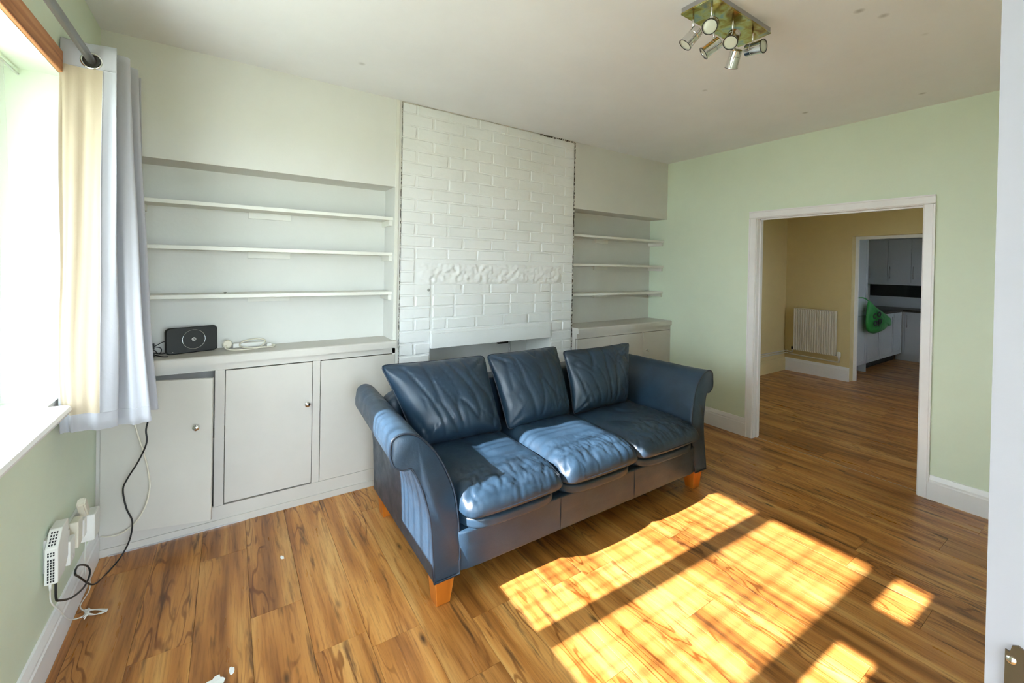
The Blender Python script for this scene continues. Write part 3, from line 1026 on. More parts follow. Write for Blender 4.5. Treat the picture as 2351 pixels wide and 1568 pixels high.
# back
bk = puff('back', (SC, -0.375, 0.44), (0.95, 0.085, 0.29), 8, M_LEATHER, sofa, 26, 0.003, 8.0)
bx_ = [1.366, 1.915, 2.462, 3.054]
for i in range(3):
    a, b = bx_[i], bx_[i + 1]
    cx_, hw = (a + b) / 2, (b - a) / 2 - 0.002
    # lower padded lip under each seat
    puff('seat_border', (cx_, -0.80, 0.325), (hw, 0.425, 0.036), 5, M_LEATHER, sofa, 20, 0.002, 20.0 + i)
    def pad(name, x0, x1, y0, y1, zb, zt, seed, parent, n=72):
        vs, fs = [], []
        cxx, cyy, hx_, hy_ = (x0 + x1) / 2, (y0 + y1) / 2, (x1 - x0) / 2, (y1 - y0) / 2
        def P(u, v, top):
            e = 13.0
            m = max(abs(u), abs(v)); l_ = (abs(u) ** e + abs(v) ** e) ** (1 / e)
            k_ = m / l_ if l_ > 0 else 1
            x, y = cxx + u * k_ * hx_, cyy + v * k_ * hy_
            if v < 0:
                y -= 0.010 * (1 - u * u) * (-v) ** 3
            if not top:
                return Vector((x, y, zb))
            h = (max(0, 1 - abs(u) ** 9) ** 0.42) * (max(0, 1 - abs(v) ** (8 if v < 0 else 10)) ** 0.46)
            z = zb + (zt - zb) * h + 0.016 * h * (1 - u * u) * (1 - v * v)
            front = max(0.0, min(1.0, (-v - 0.30) / 0.55)) * h
            sd = Vector((seed, seed * 2, 0))
            w1 = abs(noise.noise(Vector((x * 17, y * 7, 0)) + sd))
            w2 = abs(noise.noise(Vector((x * 13 + y * 13, (x - y) * 8, 3)) + sd))
            w3 = abs(noise.noise(Vector((x * 13 - y * 13, (x + y) * 8, 6)) + sd))
            z -= front * (0.007 * max(0, 1 - w1 * 5) + 0.008 * max(0, 1 - w2 * 6) + 0.008 * max(0, 1 - w3 * 6))
            lc = abs(noise.noise(Vector((x * 4.2, y * 2.6, 9)) + sd))
            z -= 0.007 * h * max(0.0, 1 - lc * 7)
            z += 0.005 * h * noise.noise(Vector((x * 7, y * 7, 2)) + sd)
            z -= 0.012 * math.exp(-((u - 0.05) ** 2 + (v - 0.15) ** 2) * 3.0)
            return Vector((x, y, z))
        bm = bmesh.new()
        G = [[bm.verts.new(P(2 * a_ / n - 1, 2 * b_ / n - 1, True)) for a_ in range(n + 1)] for b_ in range(n + 1)]
        for b_ in range(n):
            for a_ in range(n):
                bm.faces.new((G[b_][a_], G[b_][a_ + 1], G[b_ + 1][a_ + 1], G[b_ + 1][a_]))
        rim = [G[0][a_] for a_ in range(n)] + [G[b_][n] for b_ in range(n)] + [G[n][a_] for a_ in range(n, 0, -1)] + [G[b_][0] for b_ in range(n, 0, -1)]
        low = [bm.verts.new((cxx + (v.co.x - cxx) * 0.97, cyy + (v.co.y - cyy) * 0.985, zb - 0.014)) for v in rim]
        for k_ in range(len(rim)):
            bm.faces.new((rim[k_], rim[(k_ + 1) % len(rim)], low[(k_ + 1) % len(rim)], low[k_]))
        bm.faces.new(low)
        return from_bm(name, bm, M_LEATHER, parent, True)
    sc_ = pad('seat_cushion', a - 0.001, b + 0.001, -1.242, -0.44, 0.386, (0.478, 0.488, 0.478)[i], 3.7 * i + 1.1, sofa)
    st = [(cx_ + (hw - 0.03) * math.sin(t * math.pi / 2) if False else cx_ + (hw - 0.025) * t, -1.2505 + 0.010 * t * t + 0.03 * abs(t) ** 9, 0.386) for t in [k / 10 - 1 for k in range(21)]]
    tube('front_seam', st, 0.003, M_PIPING, sc_, 6, 2)
# tapered feet
def foot(x, y, flare):
    t, b, h = 0.046, 0.032, 0.13
    vs = []
    for (w, z) in ((t, h + 0.004), (b, 0.0)):
        for sx, sy in ((-1, -1), (1, -1), (1, 1), (-1, 1)):
            vs.append((x + sx * w + (flare * 0.0), y + sy * w, z))
    bm = bmesh.new()
    V = [bm.verts.new(v) for v in vs]
    for f in ((0, 1, 2, 3), (7, 6, 5, 4), (0, 4, 5, 1), (1, 5, 6, 2), (2, 6, 7, 3), (3, 7, 4, 0)):
        bm.faces.new([V[i] for i in f])
    bmesh.ops.bevel(bm, geom=bm.edges[:], offset=0.003, segments=1, affect='EDGES')
    from_bm('leg', bm, M_LEG, sofa)
for x in (1.302, 2 * SC - 1.302):
    for y in (-1.125, -0.365):
        foot(x, y, 0)

# loose back cushions
def pillow(label, corners, thick, seed, wrk, group='loose back cushions on the sofa', n=64, pinch=0.035, side=1):
    """corners BL, BR, TR, TL as seen from the front"""
    BL, BR, TR, TL = [Vector(c) for c in corners]
    nrm = (BR - BL).cross(TL - BL).normalized()      # points to the front
    if nrm.y > 0:
        nrm = -nrm
    vs, fs = [], []
    idx = {}
    for sd in (1, -1):
        for j in range(n + 1):
            for i in range(n + 1):
                u, v = 2 * i / n - 1, 2 * j / n - 1
                edge = i in (0, n) or j in (0, n)
                if edge and sd == -1:
                    idx[(sd, i, j)] = idx[(1, i, j)]
                    continue
                uu = u * (1 - pinch * (1 - v * v) ** 1.0 * (abs(u) ** 3))
                vv = v * (1 - pinch * 0.7 * (1 - u * u) * (abs(v) ** 3))
                m_ = max(abs(uu), abs(vv)); l_ = (abs(uu) ** 20 + abs(vv) ** 20) ** (1 / 20)
                if l_ > 0:
                    uu, vv = uu * m_ / l_, vv * m_ / l_
                a, b = (uu + 1) / 2, (vv + 1) / 2
                p = BL * (1 - a) * (1 - b) + BR * a * (1 - b) + TR * a * b + TL * (1 - a) * b
                h = thick * (max(0, 1 - abs(u) ** 2.6) ** 0.55) * (max(0, 1 - abs(v) ** 2.6) ** 0.55)
                # sag: fuller toward the bottom
                h *= 1.0 - 0.16 * v
                if sd == -1:
                    h *= 0.75
                p = p + nrm * sd * h
                if not edge:
                    r1 = 1 - abs(noise.noise(Vector((u * 2.5 + v * 0.4 + seed, v * 0.5 + seed, sd * 3.0))))
                    r2 = 1 - abs(noise.noise(Vector((u * 4.6 + v * 0.9 + seed * 2, v * 0.9, sd * 5.0 + seed))))
                    # folds fanning out of the corners
                    fan = 0
                    for cu, cv in ((-1, -1), (1, -1), (1, 1), (-1, 1)):
                        du, dv = u - cu, v - cv
                        rr = math.hypot(du, dv)
                        th = math.atan2(dv, du)
                        fan += math.sin(th * 13 + seed + cu * 2) * math.exp(-(rr / 0.55) ** 2) * min(1, rr * 3)
                    ef = min(1, (1 - max(abs(u), abs(v))) * 6)
                    p = p + nrm * sd * (wrk * (0.3 - 0.75 * r1 ** 16 - 0.35 * r2 ** 22) * ef + 0.005 * fan * ef)
                idx[(sd, i, j)] = len(vs)
                vs.append(p)
    for sd in (1, -1):
        for j in range(n):
            for i in range(n):
                q = (idx[(sd, i, j)], idx[(sd, i + 1, j)], idx[(sd, i + 1, j + 1)], idx[(sd, i, j + 1)])
                fs.append(q if sd == 1 else q[::-1])
    c = (BL + BR) / 2
    t = thing('back_cushion', label, 'cushion', c, group)
    bm = bmesh.new()
    bv = [bm.verts.new(v) for v in vs]
    for f in fs:
        bm.faces.new([bv[i] for i in f])
    cv = from_bm('cover', bm, M_LEATHER, t, True)
    rim = [vs[idx[(1, i, 0)]] for i in range(0, n, 2)] + [vs[idx[(1, n, j)]] for j in range(0, n, 2)] + [vs[idx[(1, i, n)]] for i in range(n, 0, -2)] + [vs[idx[(1, 0, j)]] for j in range(n, 0, -2)]
    tube('edge_seam', rim, 0.004, M_PIPING, t, 6, 1, True, True)
    return t
pillow('largest navy leather cushion leaning over the near rolled arm', [(1.37, -0.66, 0.47), (1.88, -0.69, 0.475), (1.90, -0.42, 0.872), (1.225, -0.44, 0.888)], 0.125, 1.3, 0.018)
pillow('middle navy leather cushion of the sofa in front of the fireplace', [(1.915, -0.70, 0.475), (2.42, -0.68, 0.475), (2.475, -0.45, 0.885), (1.90, -0.45, 0.880)], 0.115, 5.1, 0.014)
pillow('smallest creased navy leather cushion beside the far sofa arm', [(2.43, -0.70, 0.475), (2.95, -0.70, 0.475), (3.075, -0.60, 0.885), (2.46, -0.54, 0.868)], 0.095, 9.7, 0.020, pinch=0.06)

# ------------------------------------------------------------------ curtain pole, curtain, net curtain
PX, PZ = 0.088, 2.190
pole = thing('curtain_pole', 'grey metal curtain pole running above the window', 'curtain pole', (PX, -1.4, PZ))
tube('rod', [(PX, -0.47, PZ), (PX, -2.6, PZ)], 0.0135, M_POLE, pole, 16, straight=True)
tube('bracket', [(0.001, -2.45, PZ), (PX, -2.45, PZ)], 0.008, M_POLE, pole, 10, straight=True)
lathe('finial', [(0.0135, 0), (0.020, 0.006), (0.022, 0.02), (0.016, 0.035), (0.004, 0.04)], M_POLE, pole, (PX, -0.47, PZ), (0, 1, 0), 18)

def curtain():
    t = thing('curtain', 'white lined eyelet curtain gathered at the window corner', 'curtain', (0.1, -0.5, 0.8))
    ZT = 2.255
    # plan path of the folds at the top and at the hem, starting at the leading edge
    top = [(0.158, -0.605), (0.120, -0.600), (0.075, -0.590), (0.030, -0.592), (0.006, -0.598), (0.004, -0.570), (0.045, -0.545), (0.10, -0.535), (0.165, -0.535), (0.180, -0.515),
           (0.12, -0.49), (0.05, -0.475), (0.03, -0.455), (0.09, -0.435), (0.17, -0.425), (0.19, -0.40), (0.12, -0.38), (0.04, -0.36), (0.03, -0.34), (0.12, -0.325), (0.19, -0.31)]
    bot = [(0.176, -0.612), (0.130, -0.640), (0.085, -0.645), (0.050, -0.636), (0.030, -0.612), (0.012, -0.590), (0.06, -0.562), (0.18, -0.555), (0.225, -0.575), (0.268, -0.585),
           (0.24, -0.52), (0.13, -0.49), (0.08, -0.45), (0.15, -0.42), (0.24, -0.44), (0.27, -0.41), (0.18, -0.37), (0.08, -0.36), (0.07, -0.33), (0.16, -0.31), (0.22, -0.30)]
    TP = smooth_path([(a, b, 0) for a, b in top], 6)
    BP = smooth_path([(a, b, 0) for a, b in bot], 6)
    N = len(TP)
    NZ = 46
    ZB = [0.805 + 0.012 * math.sin(i * 0.11) for i in range(N)]
    def pt(i, k):
        s = k / NZ
        e = s ** 1.25
        p = TP[i].lerp(BP[i], e)
        z = ZT + (ZB[i] - ZT) * s
        w = noise.noise(Vector((i * 0.09, z * 2.2, 1.0))) * 0.010 * s
        fold = (0.007 * math.sin(i * 0.62 + 0.9 * math.sin(z * 1.7)) + 0.004 * math.sin(i * 1.25 + z * 2.0)) * min(1.0, s * 5)
        return Vector((max(0.004, p.x + w), p.y + w * 0.7 + fold, z))
    vs = [pt(i, k) for k in range(NZ + 1) for i in range(N)]
    fs = [(k * N + i, k * N + i + 1, (k + 1) * N + i + 1, (k + 1) * N + i) for k in range(NZ) for i in range(N - 1)]
    c = mesh('fabric', vs, fs, M_CURTAIN, t, True)
    sm = c.modifiers.new('thick', 'SOLIDIFY')
    sm.thickness = 0.0012
    # cream lining sewn to the inside of the leading panel, inside the white hems
    i0, i1 = 6, 26
    k0, k1 = 3, NZ - 2
    lv, lf = [], []
    def nrm(i, k):
        a = pt(min(i + 1, N - 1), k) - pt(max(i - 1, 0), k)
        b = pt(i, min(k + 1, NZ)) - pt(i, max(k - 1, 0))
        n_ = a.cross(b)
        n_.normalize()
        return n_ if n_.y < 0 else -n_
    for k in range(k0, k1 + 1):
        for i in range(i0, i1 + 1):
            lv.append(pt(i, k) + nrm(i, k) * 0.0016)
    m = i1 - i0 + 1
    lf = [(a * m + b, a * m + b + 1, (a + 1) * m + b + 1, (a + 1) * m + b) for a in range(k1 - k0) for b in range(m - 1)]
    ln = mesh('lining', lv, lf, M_LINING, t, True)
    ln['label'] = 'cream lining panel'
    # stitched hems: thin ridges along top hem, bottom hem and side hem
    tube('hem_stitch', [pt(i, k0) + nrm(i, k0) * 0.001 for i in range(0, 30)], 0.0012, M_CURTAIN, t, 5, 1, False, True)
    tube('hem_stitch', [pt(i, k1) + nrm(i, k1) * 0.001 for i in range(0, 60)], 0.0012, M_CURTAIN, t, 5, 1, False, True)
    tube('hem_stitch', [pt(i0, k) + nrm(i0, k) * 0.001 for k in range(k0, k1 + 1)], 0.0012, M_CURTAIN, t, 5, 1, False, True)
    # eyelets where the pole passes each fold
    for y in (-0.594, -0.537, -0.482, -0.432, -0.376, -0.326):
        ring = [(PX + 0.0275 * math.cos(a), y - 0.004, PZ + 0.0275 * math.sin(a)) for a in [2 * math.pi * q / 24 for q in range(24)]]
        rg = tube('eyelet', ring, 0.0052, M_CHROME, t, 8, 1, True, True)
    lathe('eyelet_hole', [(0.025, 0.0), (0.0245, 0.001)], M_DARK, t, (PX, -0.5985, PZ), (0, -1, 0), 24)
curtain()

def net():
    t = thing('net_curtain', 'sheer white net curtain hanging in the window recess', 'net curtain', (-0.11, -1.4, 0.94))
    tube('rail', [(-0.11, WY0 - 0.002, 2.105), (-0.11, WY1 + 0.002, 2.105)], 0.004, M_FRAMEPL, t, 8, straight=True)
    ys, y = [], WY0 - 0.03
    r2 = random.Random(11)
    pts = []
    # bunched pleats: the cloth doubles back on itself at intervals, so light passes three layers there
    while y > -1.99:
        stp = r2.uniform(0.030, 0.075)
        pts += [(y, -0.112), (y - stp * 0.5, -0.105 + r2.uniform(-.004, .004)), (y - stp, -0.110)]
        y -= stp
        wd = r2.choice((0.012, 0.018, 0.026, 0.034))
        pts += [(y - wd, -0.112), (y - wd * 1.02, -0.116), (y, -0.119), (y - .001, -0.123), (y - wd, -0.124), (y - wd - 0.004, -0.118)]
        y -= wd + 0.006
    N = len(pts)
    NZ = 16
    vs, fs = [], []
    for k in range(NZ + 1):
        s = k / NZ
        z = 2.10 - (2.10 - 0.955) * s
        for i, (yy, xx) in enumerate(pts):
            # the free edge by the reveal swings a little as it falls
            edge = math.exp(-((WY0 - 0.03 - yy) / 0.12) ** 2)
            pull = -0.085 * (1 - s) ** 2 * edge
            vs.append((xx + 0.004 * math.sin(yy * 40) * s, yy + pull, z))
    for k in range(NZ):
        for i in range(N - 1):
            a = k * N + i
            fs.append((a, a + 1, a + N + 1, a + N))
    mesh('net_cloth', vs, fs, M_SHEER, t, True)
net()

# ------------------------------------------------------------------ ceiling spotlight bar
def spot_light():
    t = thing('ceiling_spotlight', 'chrome and brass ceiling spotlight plate with six angled heads', 'ceiling light', (2.315, -1.772, H))
    x0, x1, y0, y1 = 2.092, 2.542, -1.846, -1.698
    box('back_plate', x0, x1, y0, y1, 2.522, 2.5295, M_PLATE, t, 0.001)
    box('plate_rim', x0 + 0.002, x1 - 0.002, y0 + 0.002, y1 - 0.002, 2.5295, H, M_STEEL, t)
    # directions as they are seen standing in the doorway
    F = (Vector((2.315, -1.772, 2.44)) - Vector((0.53, -2.82, 1.45))).normalized()
    R = F.cross(Vector((0, 0, 1))).normalized()
    U = R.cross(F)
    heads = [  # stem x, y, direction of the lamp: right, up, towards the camera
        (2.125, -1.735, (-0.62, -0.62, 0.48)),
        (2.112, -1.825, (-0.10, -0.16, 0.98)),
        (2.272, -1.738, (-0.84, -0.46, 0.30)),
        (2.272, -1.822, (-0.18, -0.36, 0.91)),
        (2.432, -1.742, (-0.26, -0.94, -0.12)),
        (2.432, -1.822, (0.84, 0.10, 0.52)),
    ]
    for (sx, sy, d) in heads:
        st = tube('stem', [(sx, sy, 2.523), (sx, sy, 2.462)], 0.0035, M_CHROME, t, 10, straight=True)
        lathe('ball_joint', [(0.002, -0.006), (0.006, -0.004), (0.0072, 0.0), (0.006, 0.004), (0.002, 0.006)], M_CHROME, st, (sx, sy, 2.459), (0, 0, 1), 12)
        D = (R * d[0] + U * d[1] - F * d[2]).normalized()
        # the head hangs under the joint
        c = Vector((sx, sy, 2.430)) + D * 0.008
        o = c - D * 0.036
        hd = lathe('spot_head', [(0.022, 0.0), (0.026, 0.003), (0.026, 0.026), (0.025, 0.027), (0.025, 0.029), (0.026, 0.030), (0.027, 0.068), (0.029, 0.072), (0.029, 0.076), (0.0262, 0.076), (0.025, 0.070)], M_CHROME, t, o, D, 28)
        s_ = D.orthogonal().normalized(); t_ = D.cross(s_)
        tube('bezel', [o + D * 0.0762 + (s_ * math.cos(q * math.pi / 14) + t_ * math.sin(q * math.pi / 14)) * 0.0275 for q in range(28)], 0.0018, M_BLACKPL, hd, 6, 1, True, True)
        lathe('bulb_face', [(0.0248, 0.0), (0.0248, 0.0035), (0.017, 0.0055), (0.004, 0.006)], M_LENS, hd, o + D * 0.068, D, 24)
spot_light()

# ------------------------------------------------------------------ router and leads on the worktop
WTZ = 0.942
def router():
    t = thing('router', 'black rounded broadband router standing on the long worktop', 'router', (0.36, 0.14, WTZ))
    w, h, d, rr = 0.117, 0.0705, 0.016, 0.020
    rz, lean = math.radians(17), math.radians(-6)
    Mx = Matrix.Translation((0.357, 0.135, WTZ)) @ Matrix.Rotation(rz, 4, 'Z') @ Matrix.Rotation(lean, 4, 'X')
    def outline(w, h, rr, n=6):
        pts = []
        for cx, cz, a0 in ((w - rr, 2 * h - rr, 0), (-w + rr, 2 * h - rr, 90), (-w + rr, rr, 180), (w - rr, rr, 270)):
            for k in range(n + 1):
                a = math.radians(a0 + 90 * k / n)
                pts.append((cx + rr * math.cos(a), cz + rr * math.sin(a)))
        return pts
    bm = bmesh.new()
    rings = []
    for (ins, y) in ((0.004, -d), (0.0, -d + 0.005), (0.0, d - 0.005), (0.004, d)):
        rings.append([bm.verts.new(Mx @ Vector((x * (1 - ins / w), y, z + (ins if z < h else -ins)))) for x, z in outline(w, h, rr)])
    n = len(rings[0])
    for a, b in zip(rings, rings[1:]):
        for k in range(n):
            bm.faces.new((a[k], a[(k + 1) % n], b[(k + 1) % n], b[k]))
    bm.faces.new(rings[0])
    bm.faces.new(rings[-1][::-1])
    from_bm('case', bm, M_BLACKMAT, t)
    ring = [Mx @ Vector((0.006 + 0.052 * math.cos(a), -d - 0.0004, h + 0.002 + 0.052 * math.sin(a))) for a in [2 * math.pi * q / 48 for q in range(48)]]
    tube('light_ring', ring, 0.0012, M_CHROME, t, 6, 1, True, True)
    ring = [Mx @ Vector((0.006 + 0.0088 * math.cos(a), -d - 0.0004, h + 0.002 + 0.0088 * math.sin(a))) for a in [2 * math.pi * q / 24 for q in range(24)]]
    lg = tube('emblem', ring, 0.0011, M_WHITEPL, t, 6, 1, True, True)
    text_mesh('emblem_letters', 'BT', 0.0105, M_WHITEPL, lg, (0, 0, 0), Mx @ Matrix.Translation((0.006, -d - 0.0005, h + 0.002)) @ Matrix.Rotation(math.pi / 2, 4, 'X'))
    lathe('status_light', [(0.0016, 0), (0.001, 0.0006)], M_GREYPL, t, Mx @ Vector((-0.088, -d, 0.012)), Mx.to_3x3() @ Vector((0, -1, 0)), 10)
router()
ad = thing('power_adapter', 'small black power adapter with tangled lead beside the router', 'power adapter', (0.16, 0.12, WTZ))
box('adapter_body', 0.138, 0.196, 0.115, 0.150, WTZ + 0.028, WTZ + 0.062, M_BLACKPL, ad, 0.004)
box('plug_body', 0.135, 0.205, 0.045, 0.085, WTZ, WTZ + 0.020, M_BLACKPL, ad, 0.005)
tube('lead', [(0.196, 0.132, WTZ + .045), (0.225, 0.125, WTZ + .035), (0.222, 0.10, WTZ + .012), (0.19, 0.09, WTZ + .024), (0.17, 0.12, WTZ + .03), (0.205, 0.15, WTZ + .05), (0.235, 0.15, WTZ + .066), (0.258, 0.138, WTZ + .06)], 0.0022, M_BLACKPL, ad, 7)
tube('lead', [(0.185, 0.07, WTZ + .020), (0.20, 0.11, WTZ + .03), (0.215, 0.11, WTZ + .010), (0.25, 0.10, WTZ + .012), (0.262, 0.12, WTZ + .018)], 0.0022, M_BLACKPL, ad, 7)
tube('lead', [(0.16, 0.10, WTZ + .024), (0.20, 0.075, WTZ + .012), (0.24, 0.05, WTZ + .003), (0.262, 0.04, WTZ + .003)], 0.0030, M_BLACKPL, ad, 7)

ex = thing('extension_lead', 'coiled cream extension lead with plug lying right of the router', 'extension lead', (0.62, 0.15, WTZ))
lathe('plug', [(0.004, 0.0), (0.021, 0.001), (0.024, 0.006), (0.024, 0.022), (0.019, 0.028), (0.004, 0.029)], M_CREAMPL, ex, (0.516, 0.158, WTZ + 0.024), (0.15, -1.0, 0.35), 18)
box('socket_strip', 0.545, 0.705, 0.165, 0.205, WTZ, WTZ + 0.026, M_WHITEPL, ex, 0.004)
box('rocker', 0.715, 0.742, 0.130, 0.160, WTZ, WTZ + 0.018, M_WHITEPL, ex, 0.004)
tube('cable', [(0.512, 0.125, WTZ + 0.026), (0.512, 0.110, WTZ + 0.010), (0.545, 0.085, WTZ + 0.004), (0.60, 0.070, WTZ + .004), (0.66, 0.085, WTZ + .004), (0.70, 0.13, WTZ + .02), (0.705, 0.155, WTZ + .038),
               (0.66, 0.172, WTZ + .046), (0.60, 0.16, WTZ + .038), (0.578, 0.13, WTZ + .020), (0.61, 0.10, WTZ + .008), (0.68, 0.075, WTZ + .009), (0.74, 0.09, WTZ + .006), (0.758, 0.13, WTZ + .006), (0.735, 0.148, WTZ + .010)], 0.0038, M_CREAMPL, ex, 8)

# ------------------------------------------------------------------ telephone box, sockets and leads by the skirting
ont = thing('phone_box', 'white wall box with rows of vent slots above the skirting', 'telephone box', (0.02, -0.67, 0.30))
bm = bmesh.new()
pf = [(-0.715, 0.318), (-0.715, 0.442), (-0.668, 0.490), (-0.602, 0.490), (-0.602, 0.355), (-0.640, 0.318)]
A = [bm.verts.new((0.008, y, z)) for y, z in pf]
B = [bm.verts.new((0.042, y, z)) for y, z in pf]
for i in range(6):
    bm.faces.new((A[i], A[(i + 1) % 6], B[(i + 1) % 6], B[i]))
bm.faces.new(A)
bm.faces.new(B[::-1])
bmesh.ops.bevel(bm, geom=bm.edges[:], offset=0.002, segments=1, affect='EDGES')
from_bm('case', bm, M_WHITEPL, ont)
box('wall_mount', 0.0, 0.009, -0.690, -0.620, 0.350, 0.465, M_GREYPL, ont)
for c in range(3):
    x = 0.0155 + c * 0.0068
    for r in range(9):
        box('vent', x, x + 0.0042, -0.7158, -0.7140, 0.326 + r * 0.0092, 0.326 + r * 0.0092 + 0.0066, M_BLACKPL, ont)
    for r in range(2):
        box('vent', x, x + 0.0040, -0.7158, -0.7140, 0.416 + r * 0.0085, 0.416 + r * 0.0085 + 0.0055, M_BLACKPL, ont)
    for r in range(5):
        a = 0.15 + r * 0.15
        y = -0.715 + 0.047 * a
        z = 0.442 + 0.048 * a
        vs = []
        for dx in (0, 0.0042):
            for (dy, dz, o_) in ((0, 0, 0.0007), (0.0045, 0.0046, 0.0007)):
                vs.append((x + dx, y + dy - o_, z + dz + o_))
        mesh('vent', [vs[0], vs[2], vs[3], vs[1]], [(0, 1, 2, 3)], M_BLACKPL, ont)
tube('cable_boot', [(0.020, -0.700, 0.319), (0.020, -0.700, 0.292)], lambda q: 0.005 - 0.0015 * q, M_WHITEPL, ont, 8, straight=True)

mast = thing('phone_socket', 'white telephone master socket fixed beyond the vented box', 'telephone socket', (0.015, -0.55, 0.3))
box('back_box', 0.0, 0.030, -0.598, -0.530, 0.318, 0.418, M_WHITEPL, mast, 0.003)
box('front_plate', 0.030, 0.046, -0.594, -0.534, 0.305, 0.395, M_WHITEPL, mast, 0.004)
box('port', 0.0455, 0.0468, -0.566, -0.560, 0.322, 0.334, M_GREYPL, mast)
so_ = thing('wall_socket', 'white wall socket with two plugs in the corner by the cupboard', 'wall socket', (0.01, -0.36, 0.25))
box('face_plate', 0.0, 0.012, -0.475, -0.270, 0.262, 0.402, M_WHITEPL, so_, 0.003)
box('plug', 0.012, 0.040, -0.465, -0.405, 0.300, 0.405, M_CREAMPL, so_, 0.004)
box('plug', 0.012, 0.066, -0.352, -0.270, 0.262, 0.372, M_WHITEPL, so_, 0.005)
box('plug', 0.012, 0.042, -0.392, -0.352, 0.300, 0.375, M_WHITEPL, so_, 0.004)
bm = bmesh.new()
bmesh.ops.create_cube(bm, size=1.0)
Mp = Matrix.Translation((0.036, -0.385, 0.425)) @ Matrix.Rotation(math.radians(38), 4, 'X') @ Matrix.Diagonal((0.026, 0.034, 0.10, 1))
bm.transform(Mp)
bmesh.ops.bevel(bm, geom=bm.edges[:], offset=0.005, segments=2, affect='EDGES')
from_bm('raised_cover', bm, M_CREAMPL, so_)

# black cable from the worktop down to the phone box
bc = tube('black_cable', [(0.212, -0.055, 0.90), (0.215, -0.165, 0.72), (0.203, -0.16, 0.64), (0.207, -0.175, 0.58), (0.175, -0.145, 0.49), (0.130, -0.110, 0.40), (0.112, -0.085, 0.34), (0.125, -0.085, 0.25),
                          (0.147, -0.085, 0.18), (0.140, -0.085, 0.10), (0.115, -0.085, 0.035), (0.085, -0.13, 0.006), (0.045, -0.24, 0.012), (0.034, -0.42, 0.16), (0.040, -0.505, 0.225), (0.040, -0.46, 0.228), (0.045, -0.36, 0.165), (0.050, -0.34, 0.12),
                          (0.050, -0.42, 0.115), (0.045, -0.56, 0.165), (0.040, -0.68, 0.235), (0.036, -0.706, 0.262), (0.034, -0.703, 0.325)], 0.0035, M_BLACKPL, None, 8, 7)
tag(bc, 'thin black cable hanging across the ajar cupboard door to the wall box', 'cable')
wc = tube('white_cable', [(0.205, -0.045, 0.92), (0.150, -0.16, 0.78), (0.165, -0.115, 0.62), (0.190, -0.12, 0.52), (0.205, -0.10, 0.42), (0.212, -0.10, 0.33), (0.195, -0.10, 0.24), (0.155, -0.085, 0.165), (0.10, -0.06, 0.120), (0.055, -0.04, 0.112), (0.025, -0.02, 0.112)], 0.0032, M_CREAMPL, None, 8, 7)
tag(wc, 'pale cable looping down over the ajar cupboard door to the corner', 'cable')
pc = thing('phone_cable', 'thin white phone cable bundled in a knot on the floor', 'cable', (0.05, -0.42, 0))
tube('run', [(0.020, -0.700, 0.295), (0.020, -0.690, 0.245), (0.024, -0.62, 0.165), (0.024, -0.52, 0.065), (0.028, -0.46, 0.018), (0.045, -0.44, 0.005), (0.055, -0.43, 0.006)], 0.0022, M_WHITEPL, pc, 7)
tube('run', [(0.030, -0.30, 0.30), (0.026, -0.30, 0.18), (0.026, -0.28, 0.08), (0.030, -0.235, 0.03), (0.034, -0.27, 0.006), (0.026, -0.36, 0.005), (0.050, -0.41, 0.006)], 0.0022, M_WHITEPL, pc, 7)
for q in range(4):
    o_ = 0.004 * q
    tube('loop', [(0.050, -0.415, 0.004 + o_), (0.085, -0.42 - o_, 0.006 + o_ * .6), (0.118, -0.438 - o_ * 1.4, 0.005 + o_ * .5), (0.122, -0.446 - o_, 0.007), (0.09, -0.452 - o_ * .6, 0.005 + o_ * .4), (0.055, -0.432, 0.005 + o_)], 0.0019, M_WHITEPL, pc, 6)
tube('knot', [(0.055, -0.402, 0.004), (0.066, -0.42, 0.016), (0.060, -0.450, 0.012), (0.052, -0.44, 0.004), (0.060, -0.41, 0.014), (0.068, -0.445, 0.018), (0.058, -0.462, 0.006)], 0.0022, M_WHITEPL, pc, 6)

# scraps on the floor
def scrap(name, label, cx_, cy_, rx, ry, n, seed, mat):
    r = random.Random(seed)
    vs = [(cx_, cy_, 0.0035)]
    for i in range(n):
        a = 2 * math.pi * i / n
        k = r.uniform(0.55, 1.0)
        vs.append((cx_ + rx * k * math.cos(a), cy_ + ry * k * math.sin(a), 0.0012 + r.uniform(0, 0.003)))
    m = len(vs)
    vs += [(a, b, 0.0002) for a, b, c in vs]
    fs = [(0, 1 + i, 1 + (i + 1) % n) for i in range(n)] + [(m, m + 1 + (i + 1) % n, m + 1 + i) for i in range(n)]
    fs += [(1 + i, m + 1 + i, m + 1 + (i + 1) % n, 1 + (i + 1) % n) for i in range(n)]
    return tag(mesh(name, vs, fs, mat), label, 'scrap')
scrap('paint_flake', 'small curled white flake on the boards in front of the cupboard', 0.757, -0.466, 0.010, 0.020, 9, 4, M_PAPER)
scrap('paper_scrap', 'torn white paper scrap on the boards at the lower edge', 0.503, -1.050, 0.036, 0.032, 15, 9, M_PAPER)
scrap('paper_scrap', 'narrow torn strip beside the bigger paper scrap at the lower edge', 0.549, -1.030, 0.011, 0.026, 11, 12, M_PAPER)

